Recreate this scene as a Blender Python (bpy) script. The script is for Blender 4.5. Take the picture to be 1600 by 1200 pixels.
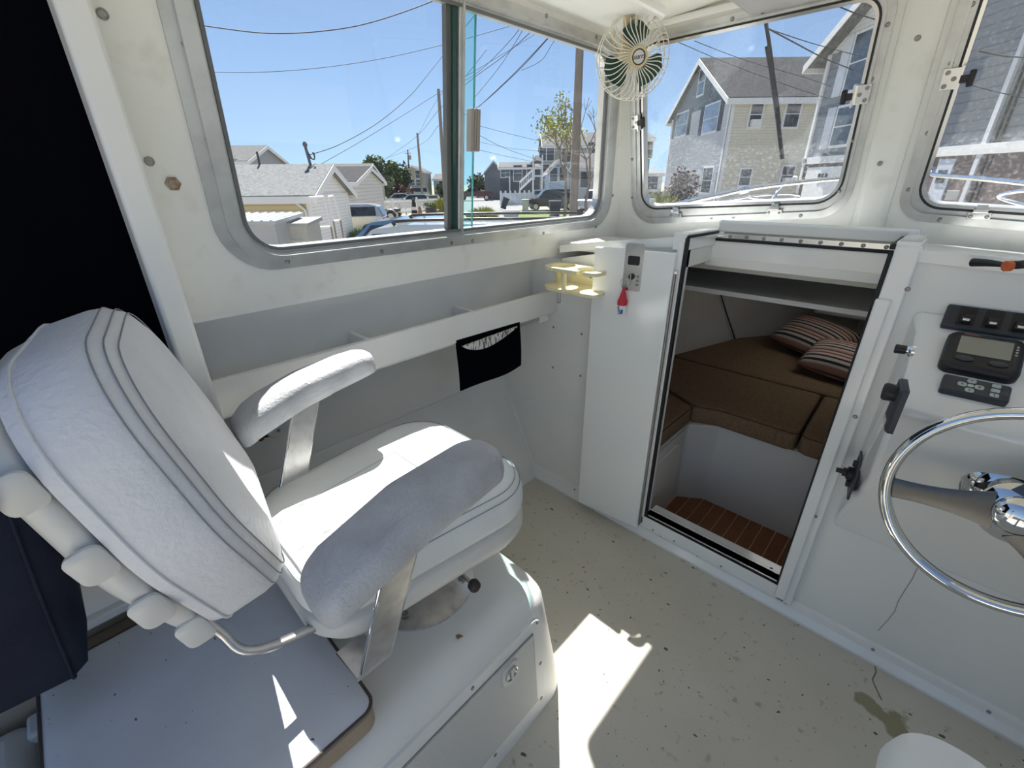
import bpy, bmesh, math, random
from mathutils import Vector, Matrix
from mathutils.geometry import tessellate_polygon

scene = bpy.context.scene
for o in list(bpy.data.objects):
    bpy.data.objects.remove(o, do_unlink=True)
COL = scene.collection
random.seed(7)

# ------------------------------------------------------------------ camera
FPX, YAW, PITCH, ROLL = 685.0, math.radians(44.0), math.radians(24.8), math.radians(-0.6)
EYE = Vector((0, 0, 1.5))
_f = Vector((-math.sin(YAW)*math.cos(PITCH), math.cos(YAW)*math.cos(PITCH), -math.sin(PITCH)))
_r0 = Vector((math.cos(YAW), math.sin(YAW), 0)); _u0 = _r0.cross(_f)
RT = _r0*math.cos(ROLL) + _u0*math.sin(ROLL); UP = -_r0*math.sin(ROLL) + _u0*math.cos(ROLL); FW = _f
cam_data = bpy.data.cameras.new('camera'); cam = bpy.data.objects.new('camera', cam_data); COL.objects.link(cam)
cam.matrix_world = Matrix(((RT.x, UP.x, -FW.x, EYE.x), (RT.y, UP.y, -FW.y, EYE.y), (RT.z, UP.z, -FW.z, EYE.z), (0, 0, 0, 1)))
cam_data.sensor_fit = 'HORIZONTAL'; cam_data.sensor_width = 36.0; cam_data.lens = FPX/1600*36.0
cam_data.clip_start = 0.02; cam_data.clip_end = 600
scene.camera = cam

# ------------------------------------------------------------------ world, sun, exposure
SUN_DIR = Vector((-0.455, 0.315, 1.0)).normalized()      # towards the sun
world = bpy.data.worlds.new('sky'); scene.world = world; world.use_nodes = True
wn = world.node_tree; wn.nodes.clear()
sky = wn.nodes.new('ShaderNodeTexSky'); sky.sky_type = 'NISHITA'; sky.sun_disc = False
sky.sun_elevation = math.asin(SUN_DIR.z); sky.sun_rotation = math.atan2(SUN_DIR.x, SUN_DIR.y)
sky.altitude = 0; sky.air_density = 1.0; sky.dust_density = 0.0; sky.ozone_density = 1.5
bg = wn.nodes.new('ShaderNodeBackground'); bg.inputs['Strength'].default_value = 0.072
wo = wn.nodes.new('ShaderNodeOutputWorld')
tcw = wn.nodes.new('ShaderNodeTexCoord'); spw = wn.nodes.new('ShaderNodeSeparateXYZ'); cbw = wn.nodes.new('ShaderNodeCombineXYZ')
absz = wn.nodes.new('ShaderNodeMath'); absz.operation = 'ABSOLUTE'; lift = wn.nodes.new('ShaderNodeMath'); lift.operation = 'MULTIPLY_ADD'; lift.inputs[1].default_value = .86; lift.inputs[2].default_value = .14
wn.links.new(tcw.outputs['Generated'], spw.inputs[0]); wn.links.new(spw.outputs[0], cbw.inputs[0]); wn.links.new(spw.outputs[1], cbw.inputs[1])
wn.links.new(spw.outputs[2], absz.inputs[0]); wn.links.new(absz.outputs[0], lift.inputs[0]); wn.links.new(lift.outputs[0], cbw.inputs[2]); wn.links.new(cbw.outputs[0], sky.inputs[0])   # clear sea air: little haze low down
hsv = wn.nodes.new('ShaderNodeHueSaturation'); hsv.inputs['Saturation'].default_value = .97; wn.links.new(sky.outputs[0], hsv.inputs['Color'])
wn.links.new(hsv.outputs[0], bg.inputs[0]); wn.links.new(bg.outputs[0], wo.inputs[0])
sd = bpy.data.lights.new('sun', 'SUN'); sd.energy = 6.6; sd.angle = math.radians(0.53); sd.color = (1.0, 0.97, 0.92)
sun = bpy.data.objects.new('sun', sd); COL.objects.link(sun)
sun.rotation_euler = SUN_DIR.to_track_quat('Z', 'Y').to_euler(); sun.location = (-8, 6, 20)
vs = scene.view_settings
vs.view_transform = 'Standard'; vs.look = 'None'; vs.gamma = 1.0; vs.exposure = 0.96; vs.use_curve_mapping = False
scene.cycles.max_bounces = 12; scene.cycles.diffuse_bounces = 6; scene.cycles.transparent_max_bounces = 24
scene.cycles.glossy_bounces = 5

# ------------------------------------------------------------------ measuring helpers (pixel of the photo -> point on a real plane)
def ray(x, y): return RT*((x-800)/FPX) - UP*((y-600)/FPX) + FW
def onplane(x, y, n, k):
    n = Vector(n); d = ray(x, y); return EYE + d*((k - n.dot(EYE))/n.dot(d))
def onz(x, y, z): return onplane(x, y, (0, 0, 1), z)
def LW(x, y): p = onplane(x, y, (1, 0, -.1), -1.35); return (p.y, p.z)          # side wall (y,z)
def WS(x, y): p = onplane(x, y, (0, 1, .28), 2.394); return (p.x, p.z)          # windshield wall (x,z)
def BH(x, y, k=1.552): p = onplane(x, y, (0, 1, 0), k); return (p.x, p.z)       # bulkhead (x,z)
def f_left(a, b): return Vector((-1.35 + .1*b, a, b))
def f_wind(a, b): return Vector((a, 2.394 - .28*b, b))
N_LEFT = Vector((1, 0, -.1)).normalized()            # into the room
N_WIND = Vector((0, -1, -.28)).normalized()
FWH = Vector((-math.sin(YAW), math.cos(YAW), 0)); RTH = Vector((math.cos(YAW), math.sin(YAW), 0))
def loc(a, b, z): return Vector((0, 0, z)) + FWH*a + RTH*b                      # a: depth along the street, b: sideways
def at(px, py, a):                                                              # pixel at street depth a
    d = ray(px, py); return EYE + d*(a/d.dot(FWH))

# ------------------------------------------------------------------ mesh helpers
class MB:
    def __init__(s): s.v = []; s.f = []
    def add(s, vs_, fs):
        o = len(s.v); s.v += [Vector(p) for p in vs_]; s.f += [tuple(i+o for i in f) for f in fs]; return s
    def box(s, lo, hi, M=None):
        (a, b, c), (d, e, f) = lo, hi
        p = [Vector(q) for q in ((a,b,c),(d,b,c),(d,e,c),(a,e,c),(a,b,f),(d,b,f),(d,e,f),(a,e,f))]
        if M is not None: p = [M @ q for q in p]
        return s.add(p, ((0,3,2,1),(4,5,6,7),(0,1,5,4),(1,2,6,5),(2,3,7,6),(3,0,4,7)))
    def hexa(s, p): return s.add(p, ((0,3,2,1),(4,5,6,7),(0,1,5,4),(1,2,6,5),(2,3,7,6),(3,0,4,7)))
    def loft(s, rings, caps=True, closed=False):
        n = len(rings[0]); vv = [p for r in rings for p in r]; ff = []
        m = len(rings)
        for i in range(m if closed else m-1):
            j = (i+1) % m
            for k in range(n):
                l = (k+1) % n; ff.append((i*n+k, i*n+l, j*n+l, j*n+k))
        if caps and not closed: ff.append(tuple(range(n-1, -1, -1))); ff.append(tuple(range((m-1)*n, m*n)))
        return s.add(vv, ff)
    def tube(s, pts, r, n=10, closed=False, flat=None):
        pts = [Vector(p) for p in pts]; m = len(pts); rings = []; prev = None
        for i, p in enumerate(pts):
            if closed: t = pts[(i+1) % m] - pts[i-1]
            else: t = pts[min(i+1, m-1)] - pts[max(i-1, 0)]
            t.normalize()
            if prev is None:
                h = Vector((0, 0, 1)) if abs(t.z) < .9 else Vector((0, 1, 0)); u = t.cross(h).normalized()
            else: u = (prev - t*prev.dot(t)).normalized()
            prev = u; w = t.cross(u); rr = r[i] if isinstance(r, (list, tuple)) else r
            fl = flat or 1
            rings.append([p + u*(rr*math.cos(2*math.pi*k/n)) + w*(rr*fl*math.sin(2*math.pi*k/n)) for k in range(n)])
        return s.loft(rings, closed=closed)
    def lathe(s, prof, o, axis=(0, 0, 1), n=24, xdir=None, caps=True):
        ax = Vector(axis).normalized(); o = Vector(o)
        u = Vector(xdir) if xdir else (Vector((0, 0, 1)) if abs(ax.z) < .9 else Vector((1, 0, 0)))
        u = (u - ax*u.dot(ax)).normalized(); w = ax.cross(u)
        rings = [[o + ax*h + (u*math.cos(2*math.pi*k/n) + w*math.sin(2*math.pi*k/n))*max(r, 1e-5) for k in range(n)] for r, h in prof]
        return s.loft(rings, caps=caps)
    def sweep(s, outline, prof, fn):
        """cushion-like body: outline (ccw 2d), prof = [(inset, h)], fn(a,b,h)->point"""
        n = len(outline); nn = inward(outline); rings = []
        cx = sum(p[0] for p in outline)/n; cy = sum(p[1] for p in outline)/n
        rad = min(max(p[0] for p in outline)-min(p[0] for p in outline), max(p[1] for p in outline)-min(p[1] for p in outline))/2
        for ins, h in prof:
            i1 = min(ins, .006); f = 1-(ins-i1)/rad
            rings.append([fn(cx+(outline[k][0]+nn[k][0]*i1-cx)*f, cy+(outline[k][1]+nn[k][1]*i1-cy)*f, h) for k in range(n)])
        return s.loft(rings)
    def plate(s, outer, holes, fn, nv, t):
        loops = [list(outer)] + [list(h) for h in holes]; flat = [p for l in loops for p in l]
        tris = tessellate_polygon([[Vector((p[0], p[1], 0)) for p in l] for l in loops])
        A = [fn(*p) for p in flat]; Bk = [p + nv*t for p in A]; N = len(flat)
        ff = [tuple(tr) for tr in tris] + [tuple(i+N for i in reversed(tr)) for tr in tris]
        o = 0
        for l in loops:
            m = len(l)
            for k in range(m): ff.append((o+k, o+(k+1) % m, N+o+(k+1) % m, N+o+k))
            o += m
        return s.add(A+Bk, ff)
    def build(s, name, mat, parent=None, smooth=None, bevel=0, seg=2, loc=None, **kw):
        me = bpy.data.meshes.new(name); c = Vector(loc) if loc is not None else Vector((0, 0, 0))
        me.from_pydata([p - c for p in s.v], [], s.f)
        bm = bmesh.new(); bm.from_mesh(me); bmesh.ops.recalc_face_normals(bm, faces=bm.faces); bm.to_mesh(me); bm.free()
        if smooth is not None:
            me.shade_smooth()
            if smooth < 3: me.set_sharp_from_angle(angle=smooth)
        return link(name, me, mat, parent, bevel, seg, loc, **kw)
def link(name, me, mat, parent=None, bevel=0, seg=2, loc=None, **kw):
    ob = bpy.data.objects.new(name, me); COL.objects.link(ob)
    if mat is not None and not me.materials: me.materials.append(mat)
    if loc is not None: ob.location = loc
    if bevel:
        b = ob.modifiers.new('bevel', 'BEVEL'); b.width = bevel; b.segments = seg; b.limit_method = 'ANGLE'; b.angle_limit = .6
        b.harden_normals = False
        ob.data.shade_smooth(); ob.data.set_sharp_from_angle(angle=.9)
    if parent is not None:
        ob.parent = parent; ob.matrix_parent_inverse = wm(parent).inverted()
    for k, v in kw.items(): ob[k] = v
    return ob
def wm(o):
    m = Matrix.LocRotScale(o.location, o.rotation_euler, o.scale)
    return (wm(o.parent) @ o.matrix_parent_inverse @ m) if o.parent else m
def inward(pl):
    n = len(pl); res = []
    for k in range(n):
        a, b, c = pl[k-1], pl[k], pl[(k+1) % n]
        e1 = Vector((b[0]-a[0], b[1]-a[1])); e2 = Vector((c[0]-b[0], c[1]-b[1]))
        if e1.length > 0: e1.normalize()
        if e2.length > 0: e2.normalize()
        t = e1+e2; t = t.normalized() if t.length > 1e-6 else e1
        res.append((-t.y, t.x))
    return res
def rpoly(pts, r, seg=6):
    """rounded polygon; r scalar or list"""
    out = []; n = len(pts)
    for i in range(n):
        p = Vector(pts[i]); a = Vector(pts[i-1])-p; b = Vector(pts[(i+1) % n])-p
        rr = r[i] if isinstance(r, (list, tuple)) else r
        if rr <= 0: out.append((p.x, p.y)); continue
        an = a.angle(b); d = min(rr/math.tan(an/2), a.length*.48, b.length*.48); rr = d*math.tan(an/2)
        a.normalize(); b.normalize(); c = p + (a+b).normalized()*(rr/math.sin(an/2))
        s0 = p+a*d-c; s1 = p+b*d-c; a0 = math.atan2(s0.y, s0.x); a1 = math.atan2(s1.y, s1.x)
        da = (a1-a0+math.pi) % (2*math.pi) - math.pi
        for k in range(seg+1):
            t = a0+da*k/seg; out.append((c.x+rr*math.cos(t), c.y+rr*math.sin(t)))
    return out
def offs(pl, d):
    nn = inward(pl); return [(p[0]+q[0]*d, p[1]+q[1]*d) for p, q in zip(pl, nn)]
def thing(name, lo, label, cat, group=None, kind=None):
    o = bpy.data.objects.new(name, None); COL.objects.link(o); o.location = lo; o.empty_display_size = .1
    o['label'] = label; o['category'] = cat
    if group: o['group'] = group
    if kind: o['kind'] = kind
    return o
def struct(name, lo, label=None):
    o = bpy.data.objects.new(name, None); COL.objects.link(o); o.location = lo; o['kind'] = 'structure'
    if label: o['label'] = label
    return o
def spline(pts, n=8):
    pts = [Vector(p) for p in pts]; out = []
    for i in range(len(pts)-1):
        p0 = pts[max(i-1, 0)]; p1 = pts[i]; p2 = pts[i+1]; p3 = pts[min(i+2, len(pts)-1)]
        for k in range(n):
            t = k/n
            out.append(.5*((2*p1)+(p2-p0)*t+(2*p0-5*p1+4*p2-p3)*t*t+(3*p1-p0-3*p2+p3)*t**3))
    out.append(pts[-1]); return out
def frame_M(o, x, z):
    x = Vector(x).normalized(); z = Vector(z).normalized(); y = z.cross(x).normalized(); x = y.cross(z)
    return Matrix(((x.x, y.x, z.x, o[0]), (x.y, y.y, z.y, o[1]), (x.z, y.z, z.z, o[2]), (0, 0, 0, 1)))

# ------------------------------------------------------------------ materials
MATS = {}
def mat(name, col, rough=.5, metal=0, c2=None, nscale=8, ndetail=3, lo=.4, hi=.7, bump=0, bscale=60, spec=.5, sheen=0, coat=0, stretch=None, emit=None):
    if name in MATS: return MATS[name]
    m = bpy.data.materials.new(name); m.use_nodes = True; nt = m.node_tree; b = nt.nodes['Principled BSDF']
    b.inputs['Base Color'].default_value = (*col, 1); b.inputs['Roughness'].default_value = rough; b.inputs['Metallic'].default_value = metal
    b.inputs['Specular IOR Level'].default_value = spec
    if coat: b.inputs['Coat Weight'].default_value = coat; b.inputs['Coat Roughness'].default_value = .08
    if sheen: b.inputs['Sheen Weight'].default_value = sheen
    tc = nt.nodes.new('ShaderNodeTexCoord'); src = tc.outputs['Object']
    if stretch:
        mp = nt.nodes.new('ShaderNodeMapping'); mp.inputs['Scale'].default_value = stretch; nt.links.new(src, mp.inputs[0]); src = mp.outputs[0]
    if c2:
        n = nt.nodes.new('ShaderNodeTexNoise'); n.inputs['Scale'].default_value = nscale; n.inputs['Detail'].default_value = ndetail
        nt.links.new(src, n.inputs['Vector'])
        r = nt.nodes.new('ShaderNodeValToRGB'); r.color_ramp.elements[0].position = lo; r.color_ramp.elements[1].position = hi
        r.color_ramp.elements[0].color = (*col, 1); r.color_ramp.elements[1].color = (*c2, 1)
        nt.links.new(n.outputs[0], r.inputs[0]); nt.links.new(r.outputs[0], b.inputs['Base Color'])
    if bump:
        n = nt.nodes.new('ShaderNodeTexNoise'); n.inputs['Scale'].default_value = bscale; n.inputs['Detail'].default_value = 4
        nt.links.new(src, n.inputs['Vector']); bp = nt.nodes.new('ShaderNodeBump'); bp.inputs['Strength'].default_value = bump
        bp.inputs['Distance'].default_value = .004; nt.links.new(n.outputs[0], bp.inputs['Height']); nt.links.new(bp.outputs[0], b.inputs['Normal'])
    if emit: b.inputs['Emission Color'].default_value = (*emit[0], 1); b.inputs['Emission Strength'].default_value = emit[1]
    MATS[name] = m; return m
def glass(name, tint=(.97, .985, .98), dust=0.0, fac=.06, dustcol=(.8, .82, .85)):
    m = bpy.data.materials.new(name); m.use_nodes = True; nt = m.node_tree; nt.nodes.clear()
    o = nt.nodes.new('ShaderNodeOutputMaterial'); t = nt.nodes.new('ShaderNodeBsdfTransparent'); t.inputs[0].default_value = (*tint, 1)
    g = nt.nodes.new('ShaderNodeBsdfGlossy'); g.inputs['Roughness'].default_value = .01; g.inputs[0].default_value = (.9, .95, .97, 1)
    fr = nt.nodes.new('ShaderNodeLayerWeight'); fr.inputs[0].default_value = .12
    mu = nt.nodes.new('ShaderNodeMath'); mu.operation = 'MULTIPLY_ADD'; mu.inputs[1].default_value = .35; mu.inputs[2].default_value = fac*.3
    nt.links.new(fr.outputs['Fresnel'], mu.inputs[0])
    mx = nt.nodes.new('ShaderNodeMixShader'); nt.links.new(mu.outputs[0], mx.inputs[0]); nt.links.new(t.outputs[0], mx.inputs[1]); nt.links.new(g.outputs[0], mx.inputs[2])
    last = mx.outputs[0]
    if dust:
        d = nt.nodes.new('ShaderNodeBsdfDiffuse'); d.inputs[0].default_value = (*dustcol, 1)
        tl = nt.nodes.new('ShaderNodeBsdfTranslucent'); tl.inputs[0].default_value = (*dustcol, 1)
        ad = nt.nodes.new('ShaderNodeMixShader'); ad.inputs[0].default_value = .6; nt.links.new(d.outputs[0], ad.inputs[1]); nt.links.new(tl.outputs[0], ad.inputs[2])
        tc = nt.nodes.new('ShaderNodeTexCoord'); n = nt.nodes.new('ShaderNodeTexNoise'); n.inputs['Scale'].default_value = 110; n.inputs['Detail'].default_value = 5
        nt.links.new(tc.outputs['Object'], n.inputs['Vector'])
        r = nt.nodes.new('ShaderNodeMapRange'); r.inputs[1].default_value = .5; r.inputs[2].default_value = .8; r.inputs[3].default_value = dust*.25; r.inputs[4].default_value = dust*2.2
        nt.links.new(n.outputs[0], r.inputs[0])
        m2 = nt.nodes.new('ShaderNodeMixShader'); nt.links.new(r.outputs[0], m2.inputs[0]); nt.links.new(last, m2.inputs[1]); nt.links.new(ad.outputs[0], m2.inputs[2]); last = m2.outputs[0]
    nt.links.new(last, o.inputs[0]); return m
GEL = mat('gelcoat_white', (.88, .88, .85), .32, c2=(.83, .825, .785), nscale=3.5, lo=.45, hi=.8, spec=.45)
GELG = mat('gelcoat_gloss', (.89, .90, .885), .12, spec=.5, coat=.4)
GELW = mat('wall_gelcoat', (.87, .865, .815), .42, c2=(.75, .73, .66), nscale=14, ndetail=8, lo=.58, hi=.82, bump=.08, bscale=25)
PANEL = mat('side_panel', (.86, .86, .84), .5, c2=(.80, .80, .78), nscale=5)
ALU = mat('aluminium_frame', (.62, .63, .62), .38, .75, c2=(.50, .505, .50), nscale=20, lo=.4, hi=.8)
BRUSH = mat('brushed_aluminium', (.72, .70, .69), .28, .95, c2=(.55, .52, .51), nscale=30, lo=.45, hi=.75)
CHROME = mat('polished_steel', (.82, .82, .82), .06, 1.0)
STEEL = mat('stainless_plate', (.70, .70, .69), .22, 1.0)
SCREW = mat('screw_steel', (.33, .32, .30), .35, .9)
BLACK = mat('black_plastic', (.012, .012, .014), .42, bump=.03, bscale=200)
RUBBER = mat('black_rubber', (.010, .010, .011), .6)
CHAR = mat('charcoal_plastic', (.035, .040, .050), .45)
VINYL = mat('white_vinyl', (.86, .88, .865), .48, c2=(.78, .80, .80), nscale=7, lo=.45, hi=.8, bump=.25, bscale=110)
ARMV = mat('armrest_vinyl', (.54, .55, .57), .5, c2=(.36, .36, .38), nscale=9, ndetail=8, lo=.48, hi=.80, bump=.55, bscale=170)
BACKV = mat('backrest_vinyl', (.82, .82, .84), .5, c2=(.75, .75, .78), nscale=8, lo=.4, hi=.8, bump=.6, bscale=95)
SHELL = mat('plastic_shell_white', (.74, .735, .70), .4, c2=(.66, .65, .60), nscale=6)
SEAM = mat('stitch_thread', (.30, .31, .33), .8)
TAN = mat('tan_vinyl', (.42, .33, .24), .5, c2=(.36, .28, .20), nscale=9, bump=.2, bscale=150)
BLKCAN = mat('black_canvas', (.0022, .0024, .0045), .95, spec=.04)
NAVY = mat('navy_canvas', (.012, .016, .032), .75, c2=(.022, .027, .045), nscale=6, bump=.25, bscale=160, spec=.25)
BROWN = mat('brown_cabin_fabric', (.27, .185, .115), .9, c2=(.19, .130, .080), nscale=160, ndetail=2, lo=.35, hi=.65, bump=.3, bscale=240, spec=.15)
CABIN = mat('cabin_liner', (.76, .73, .68), .55, c2=(.70, .67, .62), nscale=4)
CREAMP = mat('cream_plastic', (.82, .76, .50), .4, c2=(.72, .64, .36), nscale=12, lo=.5, hi=.8)

# ================================================================== THE BOAT: floor, walls, ceiling
def floor_mat():
    m = bpy.data.materials.new('deck_paint'); m.use_nodes = True; nt = m.node_tree; b = nt.nodes['Principled BSDF']; b.inputs['Roughness'].default_value = .55
    tc = nt.nodes.new('ShaderNodeTexCoord')
    def noise(s, d, lo, hi, stretch=None):
        n = nt.nodes.new('ShaderNodeTexNoise'); n.inputs['Scale'].default_value = s; n.inputs['Detail'].default_value = d
        src = tc.outputs['Object']
        if stretch:
            mp = nt.nodes.new('ShaderNodeMapping'); mp.inputs['Scale'].default_value = stretch; nt.links.new(src, mp.inputs[0]); src = mp.outputs[0]
        nt.links.new(src, n.inputs['Vector']); r = nt.nodes.new('ShaderNodeMapRange'); r.inputs[1].default_value = lo; r.inputs[2].default_value = hi
        nt.links.new(n.outputs[0], r.inputs[0]); return r.outputs[0]
    def mix(fac, a, col):
        mx = nt.nodes.new('ShaderNodeMix'); mx.data_type = 'RGBA'; nt.links.new(fac, mx.inputs[0])
        if isinstance(a, tuple): mx.inputs[6].default_value = (*a, 1)
        else: nt.links.new(a, mx.inputs[6])
        mx.inputs[7].default_value = (*col, 1); return mx.outputs[2]
    c = mix(noise(2.2, 3, .35, .7), (.68, .645, .56), (.61, .57, .48))
    c = mix(noise(28, 6, .62, .72), c, (.44, .40, .32))
    c = mix(noise(95, 2, .70, .74, (1, .55, 1)), c, (.10, .09, .075))
    c = mix(noise(38, 1, .745, .76, (.7, 1, 1)), c, (.13, .10, .07))
    # the worn greenish stain near the helm: its own irregular shape
    vm = nt.nodes.new('ShaderNodeVectorMath'); vm.operation = 'DISTANCE'
    n = nt.nodes.new('ShaderNodeTexNoise'); n.inputs['Scale'].default_value = 11; n.inputs['Detail'].default_value = 6; nt.links.new(tc.outputs['Object'], n.inputs['Vector'])
    sc = nt.nodes.new('ShaderNodeVectorMath'); sc.operation = 'MULTIPLY_ADD'; sc.inputs[1].default_value = (.22, .22, 0); nt.links.new(n.outputs['Color'], sc.inputs[0]); nt.links.new(tc.outputs['Object'], sc.inputs[2])
    nt.links.new(sc.outputs[0], vm.inputs[0]); q = onz(1370, 1110, 0); vm.inputs[1].default_value = (q.x+.11, q.y+.11, 0)
    r = nt.nodes.new('ShaderNodeMapRange'); r.inputs[1].default_value = .055; r.inputs[2].default_value = .042; nt.links.new(vm.outputs['Value'], r.inputs[0])
    c = mix(r.outputs[0], c, (.33, .30, .19))
    nt.links.new(c, b.inputs['Base Color'])
    bn = nt.nodes.new('ShaderNodeTexNoise'); bn.inputs['Scale'].default_value = 140; nt.links.new(tc.outputs['Object'], bn.inputs['Vector'])
    bp = nt.nodes.new('ShaderNodeBump'); bp.inputs['Strength'].default_value = .25; bp.inputs['Distance'].default_value = .003; nt.links.new(bn.outputs[0], bp.inputs['Height']); nt.links.new(bp.outputs[0], b.inputs['Normal'])
    return m
FLOORM = floor_mat()
MB().box((-1.62, -2.4, -.05), (1.1, 1.56, 0)).build('floor', FLOORM, kind='structure', label='worn cream painted deck with dark specks')
# thin paint crack running from the stain to the base moulding
cr = [onz(x, y, .0008) for x, y in ((1366, 1035), (1369, 1050), (1363, 1062), (1371, 1080), (1378, 1094))]
fl = bpy.data.objects['floor']
MB().tube(cr, .002, 5, flat=.3).build('paint_crack', mat('crack', (.22, .20, .14), .8), fl)

SCREW_ME = None
def screw_mesh():
    mb = MB(); mb.lathe([(.0065, 0), (.0068, .0012), (.005, .0028), (.002, .0030), (.0001, .0018)], (0, 0, 0), (0, 0, 1), 12)
    me = bpy.data.meshes.new('screw'); me.from_pydata(mb.v, [], mb.f); me.materials.append(SCREW); me.shade_smooth(); return me
SCREW_ME = screw_mesh()
def screw(p, n, parent, s=1.0, name='screw', me=None):
    o = bpy.data.objects.new(name, me or SCREW_ME); COL.objects.link(o)
    o.location = p; o.rotation_euler = Vector(n).to_track_quat('Z', 'Y').to_euler(); o.scale = (s, s, s)
    if parent is not None: o.parent = parent; o.matrix_parent_inverse = wm(parent).inverted()
    return o

# ---- port side wall
wl = struct('wall_left', (-1.22, .15, 0), 'white port side wall of the pilothouse')
W1_OUT = rpoly([(.288, 1.303), (1.945, 1.303), (1.835, 1.985), (.288, 1.985)], [.12, .11, .11, .1], 8)
W1_IN = rpoly([(.345, 1.342), (1.855, 1.342), (1.755, 1.950), (.345, 1.950)], [.085, .085, .085, .08], 8)
wallp = [(.15, 1.21), (2.055, 1.21), (1.81, 2.06), (.15, 2.06)]
MB().plate(wallp, [offs(W1_OUT, .025)], f_left, -N_LEFT, .022).build('upper_wall', GELW, wl)
# recess behind the shelf and hull side below
MB().box((-1.40, .15, .93), (-1.365, 1.56, 1.215)).build('recess_panel', PANEL, wl)
MB().hexa([(-1.40,.15,1.205),(-1.227,.15,1.205),(-1.227,1.56,1.205),(-1.40,1.56,1.205),(-1.40,.15,1.225),(-1.229,.15,1.225),(-1.229,1.56,1.225),(-1.40,1.56,1.225)]).build('recess_top', PANEL, wl)
MB().hexa([(-1.60,-.3,.53),(-1.57,-.3,.53),(-1.57,1.56,.53),(-1.60,1.56,.53),(-1.60,-.3,.985),(-1.50,-.3,.985),(-1.50,1.56,.985),(-1.60,1.56,.985)]).build('hull_liner', PANEL, wl)
MB().hexa([(-1.36,-.3,0),(-1.30,-.3,0),(-1.30,1.56,0),(-1.36,1.56,0),(-1.62,-.3,.54),(-1.565,-.3,.54),(-1.565,1.56,.54),(-1.62,1.56,.54)]).build('hull_side', PANEL, wl)
# corner strip at bulkhead
MB().hexa([(-1.345,1.535,.0),(-1.295,1.535,.0),(-1.295,1.553,.0),(-1.345,1.553,.0),(-1.615,1.535,.55),(-1.57,1.535,.55),(-1.57,1.553,.55),(-1.615,1.553,.55)]).build('corner_strip', GEL, wl)
# aft post
MB().hexa([(-1.30,.135,.60),(-1.165,.135,.60),(-1.165,.185,.60),(-1.30,.185,.60),(-1.25,.135,2.06),(-1.10,.135,2.06),(-1.10,.185,2.06),(-1.25,.185,2.06)]).build('door_post', GEL, wl, bevel=.008)
BOLT = MB().lathe([(.016,0),(.016,.003),(.010,.004),(.010,.009),(.0001,.010)], (0,0,0), (0,0,1), 6)
bme = bpy.data.meshes.new('bolt'); bme.from_pydata(BOLT.v, [], BOLT.f); bme.materials.append(mat('rusty_bolt', (.42,.36,.27), .5, .6, c2=(.25,.12,.05), nscale=60))
p = f_left(*LW(270, 287)); screw(p, N_LEFT, wl, .9, 'bolt', bme)
for q in ((160, 22), (233, 252)): screw(f_left(*LW(*q)), N_LEFT, wl, 1.3)
# gunwale ledge under the curtain and the dark opening behind
wg = struct('wall_gunwale', (-1.24, -.8, .55), 'low white gunwale below the black curtain')
MB().box((-1.30, -2.4, .575), (-1.215, .15, .70)).build('coaming', GEL, wg, bevel=.008)
MB().box((-1.235, -2.4, .555), (-1.195, .15, .582)).build('coaming_lip', GEL, wg, bevel=.006)
MB().box((-1.32, -2.4, 0), (-1.25, .15, .575)).build('coaming_base', mat('tan_panel', (.46,.38,.29), .6), wg)
screw(Vector((-1.194, -.09, .568)), (1, 0, 0), wg, 1.2)

# shelf along the side wall
sh = thing('storage_shelf', (-1.29, .85, .96), 'long narrow white storage shelf with a front lip below the side window', 'shelf')
MB().box((-1.365, .19, .955), (-1.215, 1.545, .972)).build('tray', PANEL, sh)
MB().box((-1.226, .19, .962), (-1.206, 1.548, 1.060)).build('front_lip', GEL, sh, bevel=.003)
for q in ((566, 521), (730, 482)):
    y = onplane(*q, (1, 0, 0), -1.28).y
    MB().box((-1.365, y-.008, .972), (-1.226, y+.008, 1.050)).build('divider', PANEL, sh)
MB().box((-1.236, 1.44, .925), (-1.212, 1.50, .957)).build('bracket', GEL, sh, bevel=.006)
MB().tube([(-1.23, 1.28, .945), (-1.23, 1.44, .945), (-1.228, 1.475, .93)], .013, 10).build('tube_end', mat('dull_tube', (.5,.49,.46), .4, .6), sh, smooth=1)

# hanging black pouch
pc = [onplane(x, y, (1, 0, 0), -1.205) for x, y in ((713, 532), (812, 503), (815, 571), (720, 611))]
po = thing('storage_pouch', (-1.21, pc[0].y, pc[2].z), 'black cloth pouch with a mesh pocket hanging under the white shelf', 'pouch')
mb = MB(); Npz = 12; rows = []
for j in range(9):
    v = j/8; row = []
    for i in range(Npz+1):
        u = i/Npz; top = pc[0].lerp(pc[1], u); bot = pc[3].lerp(pc[2], u); q = top.lerp(bot, v)
        q.x += .012*math.sin(u*math.pi)*v + .006*math.sin(u*7+v*3)*v; row.append(q)
    rows.append(row)
vv = [q for r in rows for q in r] + [q + Vector((-.006, 0, 0)) for r in rows for q in r]; W = Npz+1; T = 9*W
ff = []
for j in range(8):
    for i in range(Npz):
        a = j*W+i; ff += [(a, a+1, a+1+W, a+W), (T+a, T+a+W, T+a+1+W, T+a+1)]
for i in range(Npz): ff += [(i, T+i, T+i+1, i+1), (8*W+i, 8*W+i+1, T+8*W+i+1, T+8*W+i)]
for j in range(8): ff += [(j*W, (j+1)*W, T+(j+1)*W, T+j*W), (j*W+Npz, T+j*W+Npz, T+(j+1)*W+Npz, (j+1)*W+Npz)]
mb.add(vv, ff).build('pouch_body', BLKCAN, po, smooth=1)
e = []
for k in range(15):
    u = k/14; q0 = onplane(722+86*u, 541-31*u, (1,0,0), -1.20); e.append(q0)
e2 = []
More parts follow.
